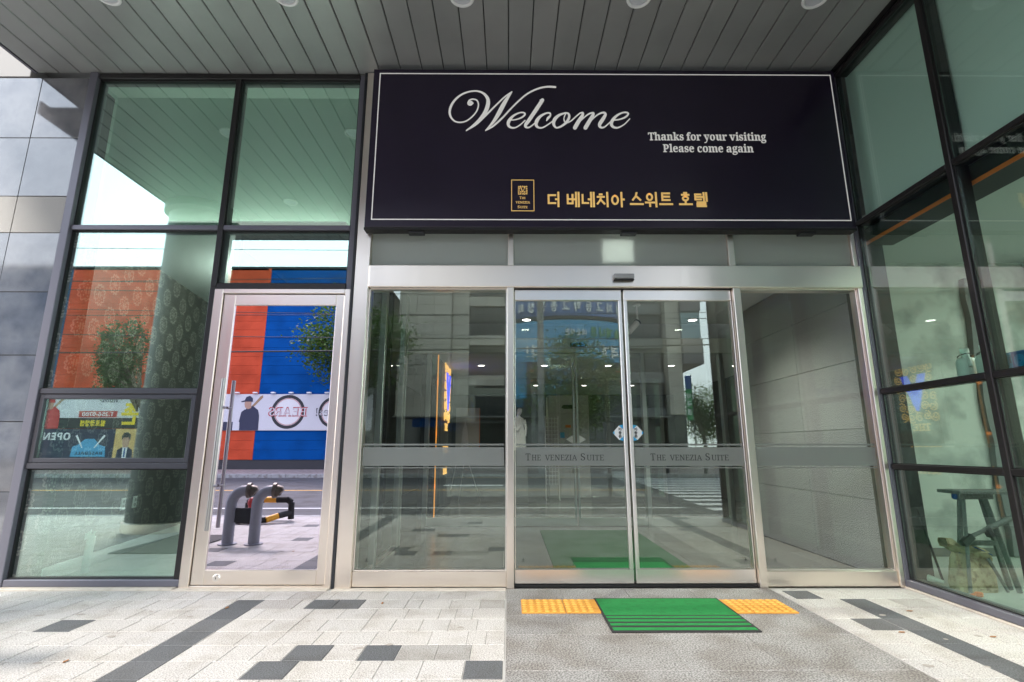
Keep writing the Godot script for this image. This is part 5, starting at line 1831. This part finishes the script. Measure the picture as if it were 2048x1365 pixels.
func sign_building():
	var o := thing("clad_building", "long orange and blue board clad building with banners across the street", "building", Vector3(0, 0, 22.0))
	slab(o, "core", M.concrete, -34.0, -7.35, 0.0, 10.55, 0.12, 16.0)
	slab(o, "plinth", M.dark_metal, -34.0, -7.34, 0.0, 0.46, 0.04, 0.119, 0.01)
	slab(o, "coping", M.dark_metal, -34.1, -7.3, 10.60, 10.72, -0.02, 16.0, 0.01)
	var cols := [[-34.0, -23.62, M.teal_wall], [-23.61, -12.98, M.orange_wall], [-12.97, -7.34, M.blue_wall]]
	for c in cols:
		var y := 0.47
		while y < 10.5:
			var b := B.new()
			b.ab(c[0] + 0.004, c[1] - 0.004, y, y + 0.473, 0.0, 0.118, 0.010)
			put(o, "siding_board", b, c[2])
			y += 0.4785
	var tr := B.new()
	tr.ab(-13.06, -12.90, 0.46, 10.6, -0.02, -0.001, 0.006)
	put(o, "corner_trim", tr, M.orange_wall)
	# wide banner
	var n := thing("team_banner", "wide white banner with a ballplayer and round club badges on the blue wall", "banner", Vector3(-11.3, 0, 21.93), "", PI)
	slab(n, "board", M.banner_white, -4.3, 3.9, 1.92, 3.76, -0.03, 0.0, 0.004)
	badge(n, Vector2(0.0, 2.86), 0.78, "BEARS", 0.42, M.red_paint)
	badge(n, Vector2(-2.35, 2.84), 0.72, "heroes!", 0.34, M.banner_black)
	ballplayer(n, Vector2(1.95, 1.93), 1.0, M.navy)
	slab(n, "dark_panel", M.navy, 2.75, 3.895, 1.925, 2.35, 0.0005, 0.003)
	for i in 9:
		slab(n, "banner_lamp", M.white_plastic, -3.9 + i * 0.92, -3.68 + i * 0.92, 3.79, 3.86, 0.0, 0.14, 0.01)
	# shop fascia further left
	var s := thing("shop_fascia", "white, red and black shop fascia with a red capped player at the orange wall", "shop sign", Vector3(-21.5, 0, 21.93), "", PI)
	slab(s, "board", M.banner_white, -2.75, 2.5, 2.55, 3.62, -0.03, 0.0, 0.004)
	slab(s, "black_strip", M.banner_black, -2.75, 2.5, 2.02, 2.545, -0.03, 0.001, 0.004)
	slab(s, "red_strip", M.red_paint, -1.5, 0.45, 2.58, 2.90, 0.0005, 0.004)
	var b := B.new()
	words(b, [["T.256-0700", 0.20]], Vector3(-0.52, 2.64, 0.0045), 1.6, true, false, true, 0.004)
	put(s, "lettering", b, M.white)
	b = B.new()
	hangul(b, "존", -2.55, 2.25, 0.78, 1.0, 0.15, 0.003, 0.0, 0.02)
	put(s, "hangul_lettering", b, M.yellow_sign)
	b = B.new()
	hangul(b, "필로광장점", -0.95, 2.15, 0.22, 0.27, 0.045, 0.0015, 0.26)
	put(s, "hangul_lettering", b, M.yellow_sign)
	b = B.new()
	words(b, [["VISION", 0.16]], Vector3(-1.05, 3.34, 0.0005), 0.8, true, false, true, 0.004)
	put(s, "lettering", b, M.navy)
	ballplayer(s, Vector2(1.85, 2.02), 0.9, M.red_paint)
	var l := thing("shopfront_panel", "dark shopfront panel with opening hours and a blue baseball badge", "shop sign", Vector3(-21.5, 0, 21.93), "", PI)
	slab(l, "board", M.navy, -1.55, 2.9, 0.50, 2.0, -0.03, 0.0, 0.004)
	slab(l, "yellow_panel", M.tan_sign, -2.75, -1.56, 0.50, 2.0, -0.03, 0.0, 0.004)
	b = B.new()
	words(b, [["OPEN 24", 0.36]], Vector3(1.75, 1.45, 0.0005), 2.1, true, false, true, 0.004)
	put(l, "lettering", b, M.white)
	b = B.new()
	b.poly([Vector2(-1.2, 0.62), Vector2(0.55, 0.62), Vector2(0.5, 1.12), Vector2(0.25, 1.2), Vector2(-0.1, 1.5), Vector2(-0.55, 1.5), Vector2(-0.85, 1.2), Vector2(-1.15, 1.12)], 0.0005, 0.004)
	put(l, "badge", b, M.cyan_sign)
	b = B.new()
	b.ribbon([Vector3(-0.6, 1.05, 0.05), Vector3(-0.95, 1.55, 0.09), Vector3(-1.05, 1.68, 0.10)], 0.0045, 0.008)
	put(l, "bat_print", b, M.white)
	b = B.new()
	b.ribbon([Vector3(0.0, 1.05, 0.05), Vector3(0.3, 1.55, 0.09), Vector3(0.38, 1.68, 0.10)], 0.0045, 0.0085)
	put(l, "bat_print", b, M.white)
	b = B.new()
	words(b, [["BASEBALL", 0.15]], Vector3(-0.35, 0.72, 0.0045), 1.4, true, false, true, 0.004)
	put(l, "lettering", b, M.navy)
	portrait(l, Vector2(-2.15, 0.5))

func badge(n: Node, c: Vector2, r: float, s: String, cap: float, m: Material):
	var b := B.new()
	var ring := []
	var disc := []
	for i in 40:
		var a := TAU * i / 40.0
		ring.append(Vector3(c.x + r * cos(a), c.y + r * sin(a), r * 0.2))
		disc.append(Vector2(c.x + r * 0.98 * cos(a), c.y + r * 0.98 * sin(a)))
	b.poly(disc, 0.0005, 0.002)
	var o := put(n, "badge", b, M.white)
	b = B.new()
	b.ribbon(ring, 0.0021, 0.005, true)
	put(o, "ring_print", b, M.banner_black)
	var rr := []
	for p in ring:
		rr.append(Vector3(c.x + (p.x - c.x) * 0.86, c.y + (p.y - c.y) * 0.86, r * 0.03))
	b = B.new()
	b.ribbon(rr, 0.0021, 0.006, true)
	put(o, "red_line", b, M.red_paint)
	b = B.new()
	words(b, [[s, cap * 1.14]], Vector3(c.x, c.y - cap * 0.56, 0.006), r * 2.55, true, true, true, 0.004)
	put(o, "letter_outline", b, m)
	b = B.new()
	words(b, [[s, cap * 0.92]], Vector3(c.x, c.y - cap * 0.45, 0.0105), r * 2.42, true, true, false, 0.003)
	put(o, "lettering", b, M.banner_white)

func ballplayer(n: Node, at: Vector2, k: float, jersey: Material):
	var part := func(name_: String, pts: Array, z: float, m: Material):
		var b := B.new()
		var q := []
		for p in pts:
			q.append(at + p * k)
		b.poly(q, z, z + 0.003)
		put(n, name_, b, m)
	part.call("player_bat", [Vector2(0.06, 1.05), Vector2(-0.48, 1.72), Vector2(-0.60, 1.78), Vector2(-0.62, 1.66), Vector2(-0.02, 1.0)], 0.004, M.wood)
	part.call("player_jersey", [Vector2(-0.52, 0.0), Vector2(-0.5, 0.75), Vector2(-0.42, 1.02), Vector2(-0.15, 1.22), Vector2(0.12, 1.18), Vector2(0.36, 0.85), Vector2(0.46, 0.4), Vector2(0.44, 0.0)], 0.008, jersey)
	part.call("player_face", [Vector2(-0.06, 1.12), Vector2(0.1, 1.06), Vector2(0.26, 1.16), Vector2(0.30, 1.32), Vector2(0.28, 1.5), Vector2(-0.04, 1.5)], 0.012, M.skin)
	part.call("player_cap", [Vector2(-0.12, 1.44), Vector2(-0.10, 1.62), Vector2(0.06, 1.75), Vector2(0.24, 1.68), Vector2(0.30, 1.52), Vector2(0.48, 1.46), Vector2(0.46, 1.41), Vector2(0.22, 1.45)], 0.016, jersey)
	part.call("player_arm", [Vector2(0.1, 0.35), Vector2(0.5, 0.42), Vector2(0.42, 0.92), Vector2(0.24, 1.06), Vector2(0.16, 0.8)], 0.012, jersey)

func portrait(n: Node, at: Vector2):
	var part := func(name_: String, pts: Array, z: float, m: Material):
		var b := B.new()
		var q := []
		for p in pts:
			q.append(at + p)
		b.poly(q, z, z + 0.003)
		put(n, name_, b, m)
	part.call("portrait_suit", [Vector2(-0.42, 0.0), Vector2(-0.38, 0.45), Vector2(-0.12, 0.62), Vector2(0.12, 0.62), Vector2(0.38, 0.45), Vector2(0.42, 0.0)], 0.002, M.navy)
	part.call("portrait_shirt", [Vector2(-0.1, 0.0), Vector2(-0.12, 0.62), Vector2(0.12, 0.62), Vector2(0.1, 0.0)], 0.006, M.white)
	part.call("portrait_face", [Vector2(-0.1, 0.58), Vector2(-0.17, 0.75), Vector2(-0.19, 1.0), Vector2(-0.1, 1.16), Vector2(0.1, 1.16), Vector2(0.19, 1.0), Vector2(0.17, 0.75), Vector2(0.1, 0.58)], 0.010, M.skin)
	part.call("portrait_hair", [Vector2(-0.21, 0.92), Vector2(-0.22, 1.2), Vector2(-0.05, 1.34), Vector2(0.14, 1.3), Vector2(0.23, 1.12), Vector2(0.20, 0.92), Vector2(0.15, 1.06), Vector2(-0.12, 1.08)], 0.014, M.banner_black)
	part.call("portrait_tie", [Vector2(-0.04, 0.1), Vector2(-0.03, 0.56), Vector2(0.03, 0.56), Vector2(0.04, 0.1)], 0.010, M.blue_wall)

func corner_building():
	var o := thing("corner_building", "stone and glass corner building with blue banners across the street", "building", Vector3(0, 0, 23.0))
	slab(o, "core", M.wall_mid, -6.1, 8.6, 0.0, 13.4, 0.9, 14.0)
	# stone panels at left
	for j in 19:
		for i in 6:
			var x0 := -6.1 + 0.97 * i
			if i in [4, 5] and (j + 1) % 4 != 0:
				continue
			var b := B.new()
			b.ab(x0 + 0.008, x0 + 0.962, 2.7 + 0.56 * j, 2.7 + 0.56 * j + 0.548, 0.0 if i < 3 else 0.25, 0.899, 0.006)
			put(o, "stone_panel", b, M.stone[(i * 7 + j * 5) % 3])
	for j in 5:
		for i in 2:
			var x0 := -2.2 + 0.98 * i
			var y0 := 2.75 + 2.24 * j
			var f := B.new()
			frame_into(f, x0, x0 + 0.96, y0, y0 + 1.64, 0.06, 0.40, 0.55)
			var w := put(o, "window", f, M.dark_metal)
			slab(w, "pane", M.dark_glass, x0 + 0.0605, x0 + 0.8995, y0 + 0.0605, y0 + 1.5795, 0.46, 0.48)
	slab(o, "shopfront", M.dark_glass, -6.0, -0.3, 0.3, 2.6, 0.35, 0.40)
	slab(o, "shop_band", M.blue_wall, -5.2, -3.2, 2.15, 2.62, 0.30, 0.349)
	# the curved corner
	var arc := func(u: float) -> Vector3:
		var a := lerpf(-0.62, 0.62, u)
		return Vector3(3.27 + 5.15 * sin(a), 0, 4.2 - 5.15 * cos(a) + 0.3)
	var n := 8
	for i in n:
		var pa: Vector3 = arc.call(float(i) / n)
		var pc: Vector3 = arc.call(float(i + 1) / n)
		var mid := (pa + pc) / 2
		var wd := (pc - pa).length()
		var bs := Basis(Vector3.UP, -atan2(pc.z - pa.z, pc.x - pa.x))
		for r in [[0.4, 2.4, M.dark_glass, 0.05, "glass_bay"], [2.45, 3.6, M.dark_metal, 0.06, "fascia_panel"], [3.65, 5.55, M.navy_poster if i in [1, 6, 7] else M.cyan_deep, 0.07, "poster_panel"], [5.6, 7.85, M.cyan_sign, 0.08, "banner_panel"], [7.9, 8.05, M.dark_metal, 0.10, "fascia_panel"], [8.1, 9.15, M.blue_band, 0.07, "band_panel"], [9.2, 13.3, M.dark_glass, 0.05, "glass_bay"]]:
			var b := B.new()
			var h: float = r[1] - r[0]
			if r[4] == "glass_bay":
				for q in range(maxi(1, roundi(h / 1.35))):
					var m := maxi(1, roundi(h / 1.35))
					b = B.new()
					b.box(mid + Vector3(0, r[0] + h * (q + 0.5) / m, 0), Vector3(wd - 0.03, h / m - 0.05, r[3]), 0.01, bs)
					put(o, "glass_bay", b, r[2])
				continue
			b.box(mid + Vector3(0, (r[0] + r[1]) / 2, 0), Vector3(wd - 0.006, h, r[3]), 0.004, bs)
			put(o, r[4], b, r[2])
		for row in 9:
			if i in [1, 6, 7]:
				var pb := B.new()
				pb.box(mid + bs * Vector3(0.04, 3.85 + 0.18 * row, -0.04), Vector3(wd * 0.55, 0.05, 0.008), 0.0, bs)
				put(o, "poster_print", pb, M.orange_tape if row % 3 == 1 else M.grey_plastic)
	var lt := "여자고등학교총동창회"
	for i in 10:
		curved_glyph(o, lt[i], arc, 0.96 - 0.098 * i, 8.35, 0.36, 0.52, 0.07, 0.036, M.white)
	var l2 := "솔개나무"
	for i in 4:
		curved_glyph(o, l2[i], arc, 0.93 - 0.075 * i, 6.95, 0.34, 0.50, 0.085, 0.041, M.leaf_sign)
	var l3 := "미술학원"
	for i in 4:
		curved_glyph(o, l3[i], arc, 0.62 - 0.047 * i, 7.0, 0.24, 0.32, 0.045, 0.041, M.white)
	var l4 := "우리가"
	for i in 3:
		curved_glyph(o, l4[i], arc, 0.98 - 0.085 * i, 5.85, 0.42, 0.62, 0.10, 0.041, M.white)
	var l5 := "다!!"
	for i in 3:
		curved_glyph(o, l5[i], arc, 0.21 - 0.045 * i, 5.85, 0.38, 0.62, 0.10, 0.041, M.white)
	# right wing with dark windows, a pale pier and an overhanging box
	for j in 6:
		slab(o, "spandrel", M.wall_grey, 6.6, 8.6, 2.6 + 1.95 * j, 3.2 + 1.95 * j, 0.5, 0.899, 0.01)
		for i in 2:
			var f := B.new()
			var x0 := 6.62 + 0.99 * i
			frame_into(f, x0, x0 + 0.97, 3.22 + 1.95 * j, 4.53 + 1.95 * j, 0.05, 0.6, 0.72)
			var w := put(o, "window", f, M.dark_metal)
			slab(w, "pane", M.dark_glass, x0 + 0.0505, x0 + 0.9195, 3.2705 + 1.95 * j, 4.4795 + 1.95 * j, 0.64, 0.66)
	for j in 14:
		slab(o, "pier_stone", M.stone[j % 3], 8.66, 9.45, 2.8 + 0.76 * j, 3.55 + 0.76 * j, 0.0, 1.4, 0.01)
	slab(o, "pier_base", M.dark_metal, 8.5, 9.5, 0.0, 2.79, 0.1, 1.4, 0.01)
	slab(o, "overhang", M.wall_purple, 9.46, 10.55, 5.5, 6.85, -0.3, 5.0, 0.01)
	slab(o, "overhang", M.wall_purple, 9.46, 10.55, 8.45, 13.4, -0.3, 5.0, 0.01)
	slab(o, "overhang_window", M.pale_glass, 9.48, 10.5, 6.86, 8.44, -0.2, 4.9)
	slab(o, "canopy", M.wall_mid, -6.1, 8.49, 2.62, 2.69, -0.5, 0.89, 0.01)

func curved_glyph(o: Node, ch: String, arc: Callable, u: float, y: float, w: float, h: float, stroke: float, lift: float, m: Material):
	var a: Vector3 = arc.call(u + 0.02)
	var c: Vector3 = arc.call(u - 0.02)
	var b := B.new()
	hangul(b, ch, -w / 2, 0.0, w, h, stroke, 0.0, 0.0, 0.02)
	var q := put(o, "lettering", b, m, (a + c) / 2 + Vector3(0, y, 0))
	var t := (c - a).normalized()
	q.basis = Basis(t, Vector3.UP, t.cross(Vector3.UP))
	q.position += q.basis.z * (lift + 0.035)

# ---------------------------------------------------------------- scene
func _ready():
	rng.seed = 7
	var cam := Camera3D.new()
	cam.name = "camera"
	add_child(cam)
	cam.position = Vector3(0, 1.0904, 4.3609)
	cam.rotation_degrees = Vector3(11.768, -0.33, 0)
	cam.fov = 67.574
	cam.near = 0.05
	cam.far = 900.0
	cam.current = true
	var we := WorldEnvironment.new()
	we.name = "world_environment"
	var env := Environment.new()
	var sky := Sky.new()
	var sm := ProceduralSkyMaterial.new()
	sm.sky_top_color = Color(0.80, 0.85, 0.92)
	sm.sky_horizon_color = Color(0.90, 0.925, 0.95)
	sm.sky_curve = 0.2
	sm.ground_bottom_color = Color(0.40, 0.40, 0.40)
	sm.ground_horizon_color = Color(0.75, 0.77, 0.78)
	sm.sky_energy_multiplier = 1.0
	sky.sky_material = sm
	env.background_mode = Environment.BG_SKY
	env.sky = sky
	env.background_energy_multiplier = 1.0
	env.tonemap_mode = Environment.TONE_MAPPER_LINEAR
	env.tonemap_exposure = 4.5
	env.sdfgi_enabled = true
	env.ssao_enabled = true
	env.ssil_enabled = true
	we.environment = env
	add_child(we)
	var sun := DirectionalLight3D.new()
	sun.name = "sun"
	sun.light_energy = 0.40
	sun.light_color = Color(1.0, 0.975, 0.945)
	sun.light_angular_distance = 14.0
	sun.shadow_enabled = true
	add_child(sun)
	sun.look_at_from_position(Vector3(-5, 11, 9), Vector3(0, 0, 0))

	materials()
	more_materials()
	pavement()
	street()
	soffit()
	granite_wall()
	left_window_wall()
	right_window_wall()
	entrance()
	swing_door()
	hotel_sign()
	left_room()
	vestibule()
	right_room()
	for c in get_children():
		shadows(c)

func shadows(n: Node):
	if n is GeometryInstance3D:
		n.cast_shadow = GeometryInstance3D.SHADOW_CASTING_SETTING_ON
	for c in n.get_children():
		shadows(c)

func more_materials():
	M.mint = mat(0.50, 0.64, 0.55, 0.9)
	M.spot = mat(0.33, 0.30, 0.265, 0.9)
	M.leaf_dry = mat(0.30, 0.13, 0.04, 0.8)
	M.sticker_blue = mat(0.04, 0.38, 0.68, 0.5)
	M.orange_tape = mat(0.75, 0.16, 0.03, 0.6)
	M.wall_grey = mat(0.20, 0.205, 0.205, 0.9)
	M.fill_glow = glow(1.0, 0.98, 0.95, 0.12)  # faces of the added fill lights
	M.reflection_glow = glow(0.95, 1.0, 0.98, 1.6)  # glow added for the blurred reflection over the doors
	M.splashed = mat(0.19, 0.195, 0.19, 0.6)
	M.splashed.albedo_texture = noise(0.04, 111, 256, [0.0, 0.45, 0.55, 0.7, 1.0], [Color(0.82, 0.82, 0.82), Color(0.85, 0.85, 0.85), Color(0.9, 0.9, 0.9), Color(1, 1, 1), Color(1, 1, 1)], 4)
	tri_map(M.splashed, 5.0)
	M.paper_bag = mat(0.46, 0.36, 0.23, 0.85)
	M.paper_bag.normal_enabled = true
	M.paper_bag.normal_texture = noise(0.02, 113, 256, [], [], 4, FastNoiseLite.TYPE_SIMPLEX_SMOOTH, true)
	tri_map(M.paper_bag, 4.0)
	stained(M.paper_bag, noise(0.02, 115, 256, [0.0, 0.3, 0.45, 1.0], [Color(0.45, 0.4, 0.36), Color(0.8, 0.76, 0.7), Color(1, 1, 1), Color(1, 1, 1)], 5), 3.0)
	M.box_blue = mat(0.02, 0.09, 0.26, 0.5)
	M.spandrel = mat(0.54, 0.72, 0.62, 0.9)
	M.bronze = mat(0.09, 0.075, 0.06, 0.4, 0.3)
	M.steel_green = mat(0.55, 0.60, 0.55, 0.3, 0.9)
	M.header_in = mat(0.42, 0.45, 0.38, 0.5)
	M.cab = mat(0.40, 0.39, 0.35, 0.4)
	M.cab2 = mat(0.46, 0.45, 0.41, 0.35)
	M.board = mat(0.52, 0.52, 0.47, 0.6)
	M.col = mat(0.045, 0.047, 0.046, 0.5)
	M.pipe = mat(0.23, 0.235, 0.27, 0.45)
	M.bronze_cap = mat(0.14, 0.115, 0.095, 0.45, 0.5)
	M.hazard = mat(0.80, 0.38, 0.03, 0.5)
	M.red_paint = mat(0.45, 0.03, 0.03, 0.5)
	M.green_sign = mat(0.02, 0.25, 0.08, 0.6)
	M.yellow_sign = mat(0.80, 0.60, 0.02, 0.6)
	M.tan_sign = mat(0.62, 0.42, 0.16, 0.6)
	M.cyan_sign = mat(0.08, 0.33, 0.55, 0.55)
	M.cyan_deep = mat(0.05, 0.24, 0.42, 0.55)
	M.navy_poster = mat(0.03, 0.035, 0.07, 0.5)
	M.blue_band = mat(0.06, 0.14, 0.36, 0.55)
	M.leaf_sign = mat(0.12, 0.30, 0.10, 0.6)
	M.banner_white = mat(0.62, 0.62, 0.64, 0.6)
	M.banner_black = mat(0.02, 0.02, 0.024, 0.6)
	M.navy = mat(0.02, 0.025, 0.06, 0.6)
	M.wood = mat(0.35, 0.22, 0.12, 0.6)
	M.skin = mat(0.46, 0.28, 0.20, 0.7)
	M.wall_purple = mat(0.13, 0.12, 0.13, 0.6)
	M.pale_glass = mat(0.20, 0.30, 0.32, 0.15)
	M.car_paint = mat(0.72, 0.72, 0.71, 0.25)
	M.green_in = mat(0.006, 0.15, 0.035, 0.95)
